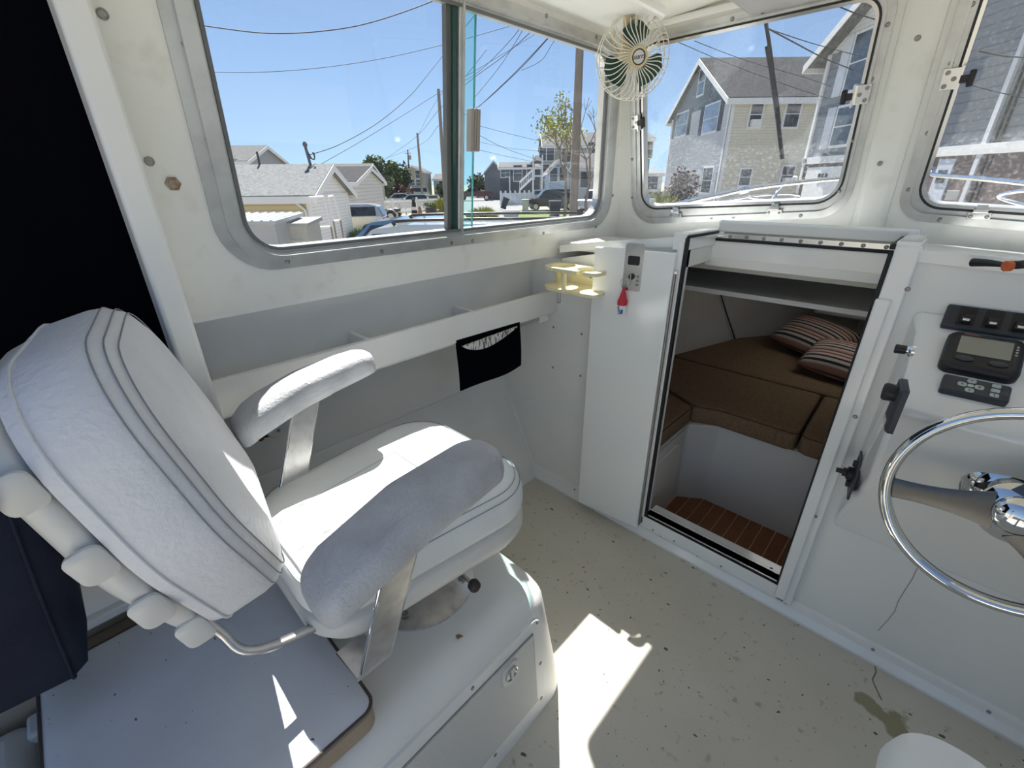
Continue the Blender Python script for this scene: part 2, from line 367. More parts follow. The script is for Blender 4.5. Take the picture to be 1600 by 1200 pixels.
for k in range(15):
    u = 1-k/14; s = math.sin(math.pi*u); q0 = onplane(722+86*u, 541-31*u+19*s**.8*(.55+.5*(1-u)), (1,0,0), -1.198); e2.append(q0)
loop = e + e2[1:-1]
mb = MB(); n = len(loop); mb.add([q+Vector((.003,0,0)) for q in loop]+[q-Vector((.012,0,0)) for q in loop], [tuple(range(n)), tuple(range(2*n-1, n-1, -1))]+[(k,(k+1)%n,n+(k+1)%n,n+k) for k in range(n)])
mb.build('mesh_pocket', mat('mesh_net', (.72,.71,.66), .7, c2=(.12,.12,.12), nscale=160, ndetail=0, lo=.5, hi=.6, stretch=(1,1,.25)), po)

# round white socket on the hull side
q = onplane(431, 665, (1, 0, 0), -1.50); so = thing('wall_socket', q, 'round white plug fitting with black clip low on the hull side', 'socket')
MB().lathe([(.0001,0),(.038,0),(.040,.006),(.040,.05),(.036,.056),(.0001,.056)], (-1.54, q.y, q.z), (1, 0, 0), 28).build('plug_body', SHELL, so, smooth=.7)
q2 = onplane(412, 655, (1,0,0), -1.53)
MB().tube([(-1.51, q2.y+.055*math.cos(t), q2.z+.055*math.sin(t)) for t in [k*.35+.6 for k in range(14)]], .006, 8).build('black_clip', BLACK, so, smooth=1)
for dz in (-.012, .012): screw(Vector((-1.483, q.y, q.z+dz)), (1,0,0), so, .9)
MB().lathe([(.012,0),(.011,.006),(.0001,.008)], onplane(407,684,(1,0,0),-1.545), (1,0,0), 10).build('rusty_fastener', mat('rust', (.18,.09,.03), .8), so)

# black canvas curtain
cu = thing('canvas_curtain', (-1.26, -.9, .7), 'black canvas enclosure curtain filling the port opening behind the chair', 'curtain')
mb = MB(); r0 = []; r1 = []
for i in range(61):
    y = .16-2.5*i/60; wv = .012*math.sin(i*.55)+.006*math.sin(i*1.7)
    r0.append([Vector((-1.245+wv*.4-.0, y, .69)), Vector((-1.20+wv, y, 1.35)), Vector((-1.165+wv, y, 2.06)), Vector((-1.175+wv, y, 2.06)), Vector((-1.21+wv, y, 1.35)), Vector((-1.255+wv*.4, y, .69))])
mb.loft(r0); mb.build('curtain_cloth', BLKCAN, cu, smooth=1)
MB().box((-1.25, -2.35, .69), (-1.23, .15, .715)).build('hem', BLKCAN, cu)

# ---- bulkhead with the cabin doorway
DX0, DX1, DZ0 = -.652, -.098, .115
bk = struct('wall_front', (-.4, 1.56, 0), 'glossy white forward bulkhead with the cabin doorway')
def ztop(x): return 1.335 - .085*(x+.2)**2
bo = [(-1.60, -.02), (DX0, -.02), (DX1, -.02), (.85, -.02)]
xs = [.85 - (.85-DX1)*k/6 for k in range(7)]
outer = [(-1.60, -.02), (.85, -.02)] + [(x, ztop(x)-.012) for x in xs] + [(DX1, DZ0), (DX0, DZ0), (DX0, ztop(DX0)-.012)] + [(-1.19, ztop(-1.19)-.055), (-1.19, 1.0), (-1.60, 1.0)]
MB().plate(outer, [], lambda a, b: Vector((a, 1.552, b)), Vector((0, 1, 0)), .035).build('bulkhead_panel', GEL, bk)
for q in ((865, 511), (909, 522), (864, 574), (907, 587)):
    x, z = BH(*q); screw(Vector((x, 1.551, z)), (0, -1, 0), bk, .8)
# hairline crack below the helm
crk = [Vector((BH(x, y)[0], 1.5515, BH(x, y)[1])) for x, y in ((1437, 880), (1425, 905), (1412, 925), (1403, 940), (1398, 955), (1388, 968), (1372, 985))]
MB().tube(crk, .0011, 4).build('hairline_crack', mat('hair', (.40,.39,.37), .8), bk)
bb = MB(); prof = [(0, 0), (.030, 0), (.032, .012), (.018, .040), (.012, .064), (.004, .070), (0, .070)]
bb.loft([[Vector((x, 1.552-a, h)) for a, h in prof] for x in (-1.345, .85)]).build('baseboard_front', GELG, None, kind='structure', label='white moulding where the bulkhead meets the deck')
bbo = bpy.data.objects['baseboard_front']
for q in ((896, 762), (966, 802), (1030, 840), (1090, 862), (1228, 940), (1366, 1013), (1550, 1110)):
    x, z = BH(*q, 1.525); screw(Vector((x, 1.536, .05)), (0, -1, .3), bbo, .8)
# dash top with the companionway notch
dt = MB(); nY = 1.80
def dplate(x0, x1, y0, y1, m=8):
    rr = []
    for k in range(m+1):
        x = x0+(x1-x0)*k/m; z = ztop(x)
        sl = lambda y: z - .030*(y-1.552)/.5
        ya = y0; yb = y1
        rr.append([Vector((x, ya, sl(ya))), Vector((x, yb, sl(yb))), Vector((x, yb, sl(yb)-.03)), Vector((x, ya, sl(ya)-.03))])
    dt.loft(rr)
dplate(-1.20, DX0, 1.545, 2.06); dplate(DX1, .85, 1.545, 2.06); dplate(DX0, DX1, nY, 2.06)
dt.build('dash_top', GELG, bk, smooth=.5)

# windshield wall
ww = struct('wall_windshield', (-.2, 2.0, 1.2), 'white windshield wall around the two forward windows')
def wq(*pts): return [WS(*p) for p in pts]
W2_OUT = rpoly([(-1.135, 1.308), (-.290, 1.375), (-.290, 1.998), (-1.118, 1.998)], [.10, .10, .08, .08], 7)
W2_IN = rpoly([(-1.072, 1.388), (-.332, 1.432), (-.332, 1.958), (-1.066, 1.958)], [.06, .07, .05, .05], 7)
W3_OUT = rpoly([(-.160, 1.376), (.68, 1.320), (.68, 1.998), (-.160, 1.998)], [.08, .09, .07, .07], 7)
W3_IN = rpoly([(-.108, 1.424), (.63, 1.384), (.63, 1.958), (-.108, 1.958)], [.06, .06, .05, .05], 7)
MB().plate([(-1.24, 1.13), (.86, 1.13), (.86, 2.06), (-1.165, 2.06)], [offs(W2_OUT, .022), offs(W3_OUT, .022)], f_wind, -N_WIND, .04).build('windshield_panel', GELW, ww)
# centre post: a shallow raised cover strip
c0, c1 = -.276, -.174
MB().add([f_wind(x, z)+N_WIND*d for z in (1.25, 2.05) for x, d in ((c0, 0), (c0+.02, .018), (c1-.02, .018), (c1, 0))], [(0,1,5,4),(1,2,6,5),(2,3,7,6),(3,0,4,7),(0,3,2,1),(4,5,6,7)]).build('window_post', GELW, ww, bevel=.008)
for q in ((1436, 58), (1377, 253)): screw(f_wind(*WS(*q))+N_WIND*.018, N_WIND, ww, 1.1)

# ---- ceiling, starboard wall
ce = struct('ceiling', (-.2, .6, 2.03), 'cream fibreglass pilothouse ceiling')
mb = MB(); rr = []
for k in range(11):
    x = -1.17+2.0*k/10; z = 2.005+.045*(1-((x+.2)/1.0)**2)
    rr.append([Vector((x, -.05, z)), Vector((x, 1.865, z)), Vector((x, 1.865, z+.05)), Vector((x, -.05, z+.05))])
mb.loft(rr); mb.build('headliner', mat('headliner', (.80,.78,.71), .5, c2=(.68,.65,.57), nscale=5, lo=.5, hi=.8), ce, smooth=.6)
# raised pad on the ceiling behind the fan and the dark edge of the overhead box
q = onz(1010, 20, 2.02)
MB().sweep(rpoly([(q.x-.30, q.y-.42), (q.x+.06, q.y-.42), (q.x+.06, q.y+.06), (q.x-.30, q.y+.06)], .05), [(0, 2.045), (0, 2.008), (.006, 2.002)], lambda a, b, h: Vector((a, b, h))).build('raised_pad', GEL, ce, smooth=.6)
q = onz(1200, 5, 1.99)
MB().box((q.x-.06, q.y-.25, 1.975), (q.x+.28, q.y+.03, 2.06)).build('overhead_box', mat('overhead_grey', (.25,.25,.25), .5), ce, bevel=.01)
wr = struct('wall_right', (.84, .9, 0), 'white starboard side wall of the pilothouse')
SW = [rpoly([(.25, 1.33), (1.80, 1.33), (1.72, 1.95), (.25, 1.95)], .08)]
MB().plate([(.15, .0), (2.06, .0), (2.06, 1.21), (1.81, 2.06), (.15, 2.06)], SW, lambda a, b: Vector((.83-.03*b, a, b)), Vector((1, 0, 0)), .045).build('side_panel', GELW, wr)

# ================================================================== WINDOWS
PANE = glass('window_glass', (.985, .993, .993), dust=.010)
PANE2 = glass('windshield_glass', (.98, .99, .99), dust=.075, dustcol=(.75, .78, .82))
TEALG = glass('tinted_overlap_glass', (.78, .95, .93), dust=.01)
GEDGE = mat('glass_edge_teal', (.012, .060, .054), .2, spec=.8)
SEALM = mat('window_seal', (.02, .022, .022), .6)
w1 = struct('window_1', (-1.2, 1.1, 1.3), 'large two pane sliding side window in an aluminium frame')
def ringplate(name, out, inn, fn, nv, t, m, parent, base=0, bevel=0):
    b = MB(); b.plate(out, [inn], lambda a, c: fn(a, c) + nv*base, nv, t); return b.build(name, m, parent, bevel=bevel)
ringplate('frame', W1_OUT, W1_IN, f_left, N_LEFT, .008, ALU, w1)
ringplate('frame_lip', offs(W1_OUT, .024), offs(W1_IN, -.004), f_left, N_LEFT, .016, ALU, w1, base=.003)
ringplate('inner_track', offs(W1_IN, -.012), offs(W1_IN, .012), f_left, -N_LEFT, .034, ALU, w1)
ringplate('rubber_seal', offs(W1_IN, .006), offs(W1_IN, .014), f_left, -N_LEFT, .008, mat('grey_seal', (.16,.165,.165), .6), w1, base=-.004)
def clipY(y0, y1, ins=.008):
    pl = offs(W1_IN, ins); out = []
    n = len(pl)
    def clip(pl, c, sgn):
        o = []
        for k in range(len(pl)):
            a, b = pl[k], pl[(k+1) % len(pl)]; ia = sgn*(a[0]-c) >= 0; ib = sgn*(b[0]-c) >= 0
            if ia: o.append(a)
            if ia != ib: t = (c-a[0])/(b[0]-a[0]); o.append((c, a[1]+(b[1]-a[1])*t))
        return o
    return clip(clip(pl, y0, 1), y1, -1)
MB().plate(clipY(.3, 1.015), [], lambda a, c: f_left(a, c)-N_LEFT*.030, N_LEFT, .004).build('window_pane', PANE, w1)
MB().plate(clipY(1.00, 1.9), [], lambda a, c: f_left(a, c)-N_LEFT*.016, N_LEFT, .004).build('window_pane', PANE, w1)
MB().plate(clipY(1.04, 1.088), [], lambda a, c: f_left(a, c)-N_LEFT*.030, N_LEFT, .004).build('sliding_pane', TEALG, w1)
MB().box((-.003, 1.088, 1.345), (.003, 1.0915, 1.945), Matrix(((1,0,.1,-1.35-.028),(0,1,0,0),(0,0,1,0),(0,0,0,1)))).build('glass_edge', mat('glass_edge_pale', (.10,.33,.31), .15, spec=.8), w1)
SHX = Matrix(((1,0,.1,-1.35),(0,1,0,0),(0,0,1,0),(0,0,0,1)))
MB().box((-.030, .968, 1.338), (-.012, .985, 1.955), SHX).build('pane_seal', mat('seal_grey', (.12,.125,.12), .5), w1)
MB().box((-.034, .985, 1.338), (-.004, 1.000, 1.955), SHX).build('sash_gap', GEDGE, w1)
MB().box((-.034, 1.003, 1.338), (.004, 1.026, 1.955), SHX).build('mullion', ALU, w1, bevel=.003)
MB().box((.004, 1.012, 1.338), (.010, 1.019, 1.955), SHX).build('mullion_rib', ALU, w1)
h0 = LW(741, 170); h1 = LW(739, 237)
hm = mat('handle_beige', (.36,.32,.29), .45)
for dy, wd in ((-.020, .012), (-.006, .008), (.004, .014)):
    MB().box((-.014, h0[0]+dy, h1[1]), (.012, h0[0]+dy+wd, h0[1]), SHX).build('pull_handle', hm, w1, bevel=.003)
mid = offs(W1_OUT, .013)
for q in ((287, 70), (323, 217), (355, 343), (447, 408), (594, 392), (703, 379), (736, 376), (847, 364), (929, 354), (955, 305), (953, 255), (952, 184), (851, 25), (929, 58)):
    screw(f_left(*LW(*q))+N_LEFT*.008, N_LEFT, w1, .95)

def fwd_window(name, out, inn, lab):
    w = struct(name, f_wind(out[0][0], out[0][1]), lab)
    ringplate('frame', out, offs(inn, -.012), f_wind, N_WIND, .007, ALU, w)
    ringplate('frame_ridge', offs(out, .020), offs(out, .027), f_wind, N_WIND, .014, ALU, w)
    ringplate('sash', offs(inn, -.014), inn, f_wind, -N_WIND, .035, ALU, w)
    ringplate('sash_rim', offs(inn, -.007), offs(inn, .003), f_wind, N_WIND, .006, STEEL, w, base=.001)
    ringplate('rubber_seal', offs(inn, -.012), offs(inn, -.006), f_wind, N_WIND, .009, SEALM, w)
    MB().plate(offs(inn, -.004), [], lambda a, c: f_wind(a, c)-N_WIND*.024, N_WIND, .004).build('pane', PANE2, w)
    return w
w2 = fwd_window('window_2', W2_OUT, W2_IN, 'port forward hinged window in an aluminium frame')
w3 = fwd_window('window_3', W3_OUT, W3_IN, 'starboard forward hinged window in an aluminium frame')
def fwm(q, up=0):
    p = f_wind(*WS(*q)); return frame_M(p + N_WIND*up, (1, 0, 0), N_WIND)
def hinge(q, w):
    M = fwm(q, .0145)
    b = MB().box((-.026, -.013, 0), (.026, .007, .003), M); o = b.build('hinge', STEEL, w, bevel=.001)
    MB().tube([M @ Vector((-.016, .012, .008)), M @ Vector((.016, .012, .008))], .006, 10).build('knuckle', CHROME, o, smooth=1)
    MB().box((-.012, .005, .002), (.012, .03, .006), M).build('hinge_leaf', CHROME, o, bevel=.001)
    for dx in (-.018, .018): screw(M @ Vector((dx, -.005, .003)), N_WIND, o, .8)
for q in ((1058, 333), (1212, 328)): hinge(q, w2)
hinge((1531, 333), w3)
def latch(q, w, s):
    M = fwm(q, .0145)
    o = MB().box((-.020, -.026, 0), (.020, .026, .003), M).build('latch_plate', STEEL, w, bevel=.001)
    MB().box((s*.020-.003, -.030, 0), (s*.020+.003, .030, .022), M).build('latch_tab', STEEL, o)
    for a, b in ((-s*.010, -.016), (-s*.010, .016), (s*.006, 0)): screw(M @ Vector((a, b, .003)), N_WIND, o, .85)
    k = MB().box((s*.020, -.009, .012), (s*.040, .009, .024), M).build('latch_arm', BLACK, w)
    MB().box((s*.036, -.020, .008), (s*.050, .020, .028), M).build('latch_knob', BLACK, w, bevel=.004)
latch((1349, 146), w2, -1); latch((996, 190), w2, 1); latch((1487, 122), w3, 1)
for q in ((1020, 341), (1113, 339), (1147, 338), (1252, 336), (1312, 298), (1335, 219), (1363, 123), (1388, 38), (989, 308), (989, 248), (993, 176), (1146, 29), (1193, 18), (1038, 55)):
    screw(f_wind(*WS(*q))+N_WIND*.008, N_WIND, w2, .9)
for q in ((1520, 6), (1487, 98), (1450, 207), (1420, 295), (1469, 342)):
    screw(f_wind(*WS(*q))+N_WIND*.008, N_WIND, w3, .9)
# inspection stickers
for q, w, s in (((1017, 316), w2, .010), ((1486, 308), w3, .014)):
    M = frame_M(f_wind(*WS(*q))-N_WIND*.018, (1, 0, 0), N_WIND); MB().box((-s, -s, 0), (s, s, .001), M).build('sticker', mat('sticker', (.85,.85,.85), .6), w)
# trim moulding lines around the panels' tops (joint covers)
for x0, x1 in ((-1.10, -.33), (-.12, .70)):
    MB().box((x0, -.01, 0), (x1, .012, .02), frame_M(f_wind(0, 2.018), (1, 0, 0), N_WIND)).build('joint_moulding', GEL, ww, bevel=.006)
# wiper outside the port windshield
wi = thing('windshield_wiper', f_wind(*WS(1190, 42)), 'black windshield wiper resting on the outside of the port forward window', 'wiper')
OUTN = -N_WIND
pts = [f_wind(*WS(x, y))+OUTN*.055 for x, y in ((1187, 38), (1193, 75), (1199, 120), (1206, 170), (1209, 200))]
MB().tube(pts, .006, 8).build('arm', BLACK, wi, smooth=1)
pts = [f_wind(*WS(x, y))+OUTN*.048 for x, y in ((1190, 75), (1199, 130), (1208, 195), (1215, 254))]
MB().tube(pts, .007, 6).build('blade', BLACK, wi, smooth=1)

# ================================================================== CABIN DOOR, FRAME AND HATCH
df = struct('trim_1', (DX0, 1.54, DZ0), 'white moulded frame and black rubber seal around the cabin doorway')
zt = ztop(DX0)
def strip(name, x0, x1, z0, z1, y0, y1, m, bev=.004, par=df): return MB().box((x0, y0, z0), (x1, y1, z1)).build(name, m, par, bevel=bev)
strip('jamb', DX0-.022, DX0, .07, zt-.01, 1.525, 1.56, GELG)
strip('jamb', DX1, DX1+.052, .055, ztop(DX1)+.008, 1.525, 1.56, GELG)
strip('jamb_cover', DX1-.004, DX1+.030, .075, 1.205, 1.510, 1.530, GELG)
strip('sill', DX0-.035, DX1+.03, .055, DZ0, 1.525, 1.60, GELG)
strip('threshold', DX0, DX1, DZ0-.02, DZ0-.004, 1.552, 1.645, GELG)
for x0, x1 in ((DX0, DX0+.011), (DX1-.011, DX1)): strip('seal', x0, x1, DZ0, zt+.004, 1.528, 1.544, RUBBER, .002)
strip('seal', DX0, DX1, DZ0-.002, DZ0+.003, 1.530, 1.542, RUBBER, .001)
# notch rim in the dash top
zr = ztop(-.37)
def rim(name, p, q, w, h, m):
    p = Vector(p); q = Vector(q); d = (q-p).normalized(); s = Vector((-d.y, d.x, 0))*w/2; u = Vector((0, 0, h))
    return MB().hexa([p-s, q-s, q+s, p+s, p-s+u, q-s+u, q+s+u, p+s+u]).build(name, m, df, bevel=.003)
rim('rim_side', (DX0-.018, 1.53, zt-.04), (DX0-.018, nY, zt-.045), .05, .058, GELG)
rim('rim_side', (DX1+.024, 1.53, ztop(DX1)-.04), (DX1+.024, nY, ztop(DX1)-.045), .05, .058, GELG)
rim('rim_seal', (DX0+.006, 1.53, zt+.002), (DX0+.006, nY, zt-.004), .012, .010, RUBBER)
rim('rim_seal', (DX1-.006, 1.53, ztop(DX1)-.004), (DX1-.006, nY, ztop(DX1)-.008), .014, .014, RUBBER)
rim('rim_seal', (DX0, nY-.010, 1.289), (DX1, nY-.010, 1.289), .012, .010, RUBBER)
strip('lintel', DX0-.02, DX1+.02, 1.225, 1.291, nY-.010, nY+.03, GELG, .003)
strip('lintel_lip', DX0-.02, DX1+.02, 1.195, 1.228, nY-.014, nY+.03, GEL, .003)
for sx in (DX0-.02, DX1): strip('notch_side', sx, sx+.02, zr-.118, zr-.02, 1.56, nY, GEL, .002)
for q in ((1420, 449), (1339, 646), (1277, 800)):
    x, z = BH(*q); screw(Vector((x, 1.524, z)), (0, -1, 0), df, .9)
for q in ((1022, 800), (1105, 845), (1205, 888)):
    p = onz(*q, DZ0-.003); screw(p, (0, 0, 1), df, .8)
for x in (-.60, -.50, -.30): screw(Vector((x, 1.524, .07)), (0, -1, 0), df, .7)
# hatch lid tipped open behind the notch, piano hinge
ht = thing('companionway_hatch', (-.4, nY+.03, zr), 'narrow white hatch lid tipped open on a long screwed hinge above the cabin doorway', 'hatch')
M = Matrix.Translation((0, nY-.002, 1.308)) @ Matrix.Rotation(math.radians(14), 4, 'X')
MB().box((-.645, .0, .012), (-.072, .020, .052), M).build('lid', GELG, ht, bevel=.006)
MB().box((DX0+.03, nY-.006, 1.298), (DX1-.01, nY+.004, 1.316)).build('hinge_plate', STEEL, ht)
MB().tube([(DX0+.03, nY-.002, 1.3185), (DX1-.01, nY-.002, 1.3185)], .0035, 8).build('hinge_pin', SCREW, ht, smooth=1)
for k in range(9): screw(Vector((DX0+.055+k*.0575, nY-.006, 1.307)), (0, -1, .2), ht, .95)
# the door leaf, folded flat against the bulkhead
dr = struct('door_1', (-.68, 1.52, .06), 'glossy white cabin door leaf folded back against the bulkhead')
th = math.radians(7.0); hx, hy = -.668, 1.522
Md = Matrix.Translation((hx, hy, 0)) @ Matrix.Rotation(th, 4, 'Z')
MB().box((-.308, -.02, .052), (0, .006, 1.272), Md).build('leaf', GELG, dr, bevel=.006, seg=3)
MB().tube([Md @ Vector((.005, -.016, .075)), Md @ Vector((.005, -.016, 1.20))], .004, 8).build('piano_hinge', SCREW, dr, smooth=1)
MB().box((.001, -.013, .07), (.010, -.009, 1.21), Md).build('hinge_strip', STEEL, dr)
def dp(x, y):
    n = Md.to_3x3() @ Vector((0, 1, 0)); o = Md @ Vector((0, -.02, 0)); p = onplane(x, y, n, n.dot(o)); q = Md.inverted() @ p; return q.x, q.z
pa = dp(978, 384); pb = dp(1002, 452); lx, lz = dp(990, 418)
ol = rpoly([(lx-.036, lz-.085), (lx+.034, lz-.085), (lx+.034, lz+.085), (lx-.036, lz+.085)], .010, 4)
fd = lambda a, b: Md @ Vector((a, -.020, b))
nd = Md.to_3x3() @ Vector((0, -1, 0))
lp = MB().plate(ol, [], fd, nd, .003).build('lock_plate', STEEL, dr)
wx, wz = dp(991, 407)
MB().plate(rpoly([(wx-.022, wz-.016), (wx+.022, wz-.016), (wx+.022, wz+.016), (wx-.022, wz+.016)], .005, 3), [], lambda a, b: fd(a, b)+nd*.003, nd, .002).build('latch_recess', BLACK, lp)
kx, kz = dp(987.5, 432)
MB().lathe([(.0001,0),(.011,0),(.011,.006),(.008,.008),(.0001,.008)], fd(kx, kz)+nd*.003, nd, 20).build('lock_cylinder', RUBBER, lp, smooth=.7)
for i, (a, b, c) in enumerate(((.020, -.030, .030), (.020, -.045, .020), (.020, -.060, .028))):
    MB().box((lx+a-.004, -.0245, lz+b-.005), (lx+a+.006, -.0225, lz+b+.004), Md).build('pictogram', mat('engraved_grey', (.25,.25,.25), .5), lp)
# key ring and float
ky = thing('key_float', fd(kx, kz), 'red and white key float hanging from the door lock by a key ring', 'key ring')
rc = fd(*dp(978.5, 441))+nd*.016
MB().tube([rc + Vector((.016*math.cos(t), -.003*math.sin(t), .016*math.sin(t))) for t in [2*math.pi*k/24 for k in range(24)]], .0014, 6, closed=True).build('ring', STEEL, ky, smooth=3)
MB().box((kx-.002, -.034, kz-.010), (kx+.002, -.020, kz+.010), Md).build('key', STEEL, ky)
fc = fd(*dp(978, 447))+nd*.018
MB().lathe([(.0001,0),(.003,-.002),(.016,-.048),(.019,-.050),(.019,-.066),(.017,-.068),(.0001,-.068)], fc, (0,0,1), 20).build('red_cone', mat('red_foam', (.55,.025,.05), .55), ky, smooth=.6)
fw = MB().lathe([(.0001,-.068),(.0155,-.068),(.0165,-.104),(.0155,-.106),(.0001,-.106)], fc, (0,0,1), 20).build('white_body', mat('white_foam', (.82,.82,.84), .6), ky, smooth=.6)
for k in range(5):
    a = math.radians(-118+k*9); d = Vector((math.cos(a), math.sin(a), 0)); z = -.074-.0055*(k%5)
    MB().box((-.004,-.0007,-.0018), (.004,.0007,.0018), frame_M(fc+d*.0166+Vector((0,0,-.074-.006*k)), Vector((-d.y,d.x,0)), (0,0,1))).build('blue_print', mat('blue_ink', (.03,.06,.28), .6), fw)
MB().box((-.004,-.0007,-.008), (.004,.0007,.008), frame_M(fc+Vector((.5,-.866,0))*.0166+Vector((0,0,-.09)), (.866,.5,0), (0,0,1))).build('blue_print', MATS['blue_ink'], fw)
kk = rc + Vector((-.006, 0, -.012)); MB().box((-.004,-.001,-.05), (.004,.001,0), frame_M(kk, (.94,0,.34), (-.34,-.0,.94))).build('dark_key', SCREW, ky)

# ================================================================== CUP HOLDER, FAN
tl = onz(866, 417, 1.185); tr = onz(950, 424, 1.185)
ch = thing('cup_holder', (-1.08, 1.55, 1.10), 'cream plastic two ring drink holder screwed to the bulkhead beside the door leaf', 'cup holder')
CX0, CX1, CY0, CY1 = -1.195, -.915, 1.400, 1.550
ol = rpoly([(CX0, CY0), (CX1, CY0), (CX1, CY1), (CX0, CY1)], [.065, .03, .005, .02], 6)
def circ(x, y, r, n=28, a0=0, a1=2*math.pi): return [(x+r*math.cos(a0+(a1-a0)*k/n), y+r*math.sin(a0+(a1-a0)*k/n)) for k in range(n)]
hA = circ(-1.122, 1.473, .052); 
# right ring is open toward the room
g0, g1 = math.radians(-90+17), math.radians(270-17)
arc = [(-.987+.052*math.cos(g0+(g1-g0)*k/28), 1.470+.052*math.sin(g0+(g1-g0)*k/28)) for k in range(29)]
oo = [p for p in ol]
i0 = min(range(len(oo)), key=lambda k: abs(oo[k][1]-CY0)+abs(oo[k][0]-(-1.13)))
lower = []
for k, p in enumerate(oo):
    lower.append(p)
    if abs(p[1]-CY0) < 1e-6 and abs(oo[(k+1) % len(oo)][1]-CY0) < 1e-6 and oo[(k+1) % len(oo)][0] > p[0]+.05:
        lower += [(arc[-1][0], CY0)] + list(reversed(arc)) + [(arc[0][0], CY0)]
fz = lambda z: (lambda a, b: Vector((a, b, z)))
MB().plate(lower, [hA], fz(1.172), Vector((0, 0, 1)), .013).build('ring_plate', CREAMP, ch, bevel=.002)
MB().plate(ol, [], fz(1.092), Vector((0, 0, 1)), .012).build('base_plate', CREAMP, ch, bevel=.002)
MB().box((CX0+.06, 1.540, 1.10), (CX1-.01, 1.551, 1.175)).build('mounting_plate', CREAMP, ch)
MB().lathe([(.011, 1.10), (.010, 1.175)], (-1.075, 1.418, 0), (0, 0, 1), 14).build('post', CREAMP, ch, smooth=1)
for x in (CX0+.02, CX1-.018): MB().box((x-.006, 1.50, 1.10), (x+.006, 1.545, 1.175)).build('web', CREAMP, ch)
for x in (-1.03, -.955): screw(Vector((x, 1.540, 1.14)), (0, -1, 0), ch, .9)

fan = thing('cabin_fan', onz(985, 5, 2.0), 'small caged fan with dark green blades hanging from the ceiling in the forward port corner', 'fan')
FC = EYE + ray(993, 90)*(1.53/1.0)
fd_ = (EYE - FC); fdir = Vector((.76, -.63, -.14)).normalized()
FCREAM = mat('fan_cream', (.66, .55, .33), .45); WIRE = mat('fan_wire_white', (.78,.76,.68), .45, c2=(.25,.09,.03), nscale=18, lo=.66, hi=.72)
MF = frame_M(FC, RT, fdir); R = .126
def ringpts(r, z, n=40): return [MF @ Vector((r*math.cos(2*math.pi*k/n), r*math.sin(2*math.pi*k/n), z)) for k in range(n)]
cage = MB()
for r, z in ((R, -.012), (R*.985, -.05), (R*.94, -.075)): cage.tube(ringpts(r, z), .0019, 6, closed=True)
cage.build('cage_rings', WIRE, fan, smooth=3)
for k in range(36):
    a = 2*math.pi*k/36; pts = []
    for t in range(9):
        u = t/8; r = .032+(R-.032)*u; aa = a+.24*math.sin(u*math.pi*.9)*(1-u*.2); z = .030*math.cos(u*math.pi/2)**.6-.012*u
        pts.append(MF @ Vector((r*math.cos(aa), r*math.sin(aa), z)))
    MB().tube(pts, .0017, 5).build('guard_wire', WIRE, fan, smooth=3)
for k in range(24):
    a = 2*math.pi*k/24; pts = [MF @ Vector((r*math.cos(a), r*math.sin(a), z)) for r, z in ((R, -.012), (R*.985, -.05), (R*.90, -.085), (R*.5, -.095), (.035, -.097))]
    MB().tube(pts, .0012, 5).build('cage_wire', WIRE, fan, smooth=3)
BLADE = mat('fan_blade_green', (.016, .055, .038), .4)
for k in range(3):
    a0 = math.radians(-28+120*k+ (0)); ol = []
    mb = MB(); rows = []
    for i in range(9):
        u = i/8; r = .025+.080*u; hw = (.16+.50*math.sin(min(1, u*1.25)*math.pi*.62))*(1 if u < .8 else math.sqrt(max(0, 1-((u-.8)/.215)**2)))
        rows.append([MF @ Vector((r*math.cos(a0+hw*s), r*math.sin(a0+hw*s), -.028+.016*s+.012*u)) for s in (-1, -.66, -.33, 0, .33, .66, 1)])
    vv = [p for r_ in rows for p in r_]; n = 7; ff = [(i*n+j, i*n+j+1, (i+1)*n+j+1, (i+1)*n+j) for i in range(8) for j in range(6)]
    back = [p - fdir*.003 for p in vv]; m = len(vv)
    ff += [tuple(m+q for q in reversed(f)) for f in ff[:]]
    mb.add(vv+back, ff).build('blade', BLADE, fan, smooth=3)
hub = MB().lathe([(.0001,.028),(.020,.030),(.024,.033),(.031,.032),(.034,.026),(.034,.016),(.0001,.012)], FC, fdir, 32).build('hub', FCREAM, fan, smooth=.7)
MB().lathe([(.0001,.0325),(.0205,.0325),(.0205,.030)], FC, fdir, 28).build('badge', mat('badge_silver', (.72,.72,.72), .35), hub)
MB().lathe([(.0235,.0335),(.0205,.0345),(.0198,.0325)], FC, fdir, 28, caps=False).build('badge_ring', BLACK, hub)
def text(name, s, M, size, m, parent, ext=.0006):
    cu_ = bpy.data.curves.new(name, 'FONT'); cu_.body = s; cu_.size = size; cu_.align_x = 'CENTER'; cu_.align_y = 'CENTER'; cu_.extrude = ext
    tmp = bpy.data.objects.new('tmp', cu_); COL.objects.link(tmp); dg = bpy.context.evaluated_depsgraph_get()
    me = bpy.data.meshes.new_from_object(tmp.evaluated_get(dg)); bpy.data.objects.remove(tmp)
    me.transform(M); me.name = name; me.materials.clear()
    return link(name, me, m, parent)
text('badge_lettering', 'GUEST', MF @ Matrix.Translation((0, 0, .0335)) @ Matrix.Rotation(math.radians(188), 4, 'Z'), .0135, BLACK, hub)
MB().lathe([(.034,-.03),(.036,-.04),(.036,-.10),(.030,-.115),(.0001,-.118)], FC, fdir, 24).build('motor', FCREAM, fan, smooth=.7)
bt = onz(988, 3, 2.03); b0 = FC - fdir*.085
MB().box((-.024, -.004, 0), (.024, .004, (bt-b0).length+.02), frame_M(b0, RT, bt-b0)).build('bracket', FCREAM, fan, bevel=.002)
screw(b0.lerp(bt, .8)-fdir*-.006, fdir, fan, 1.6)
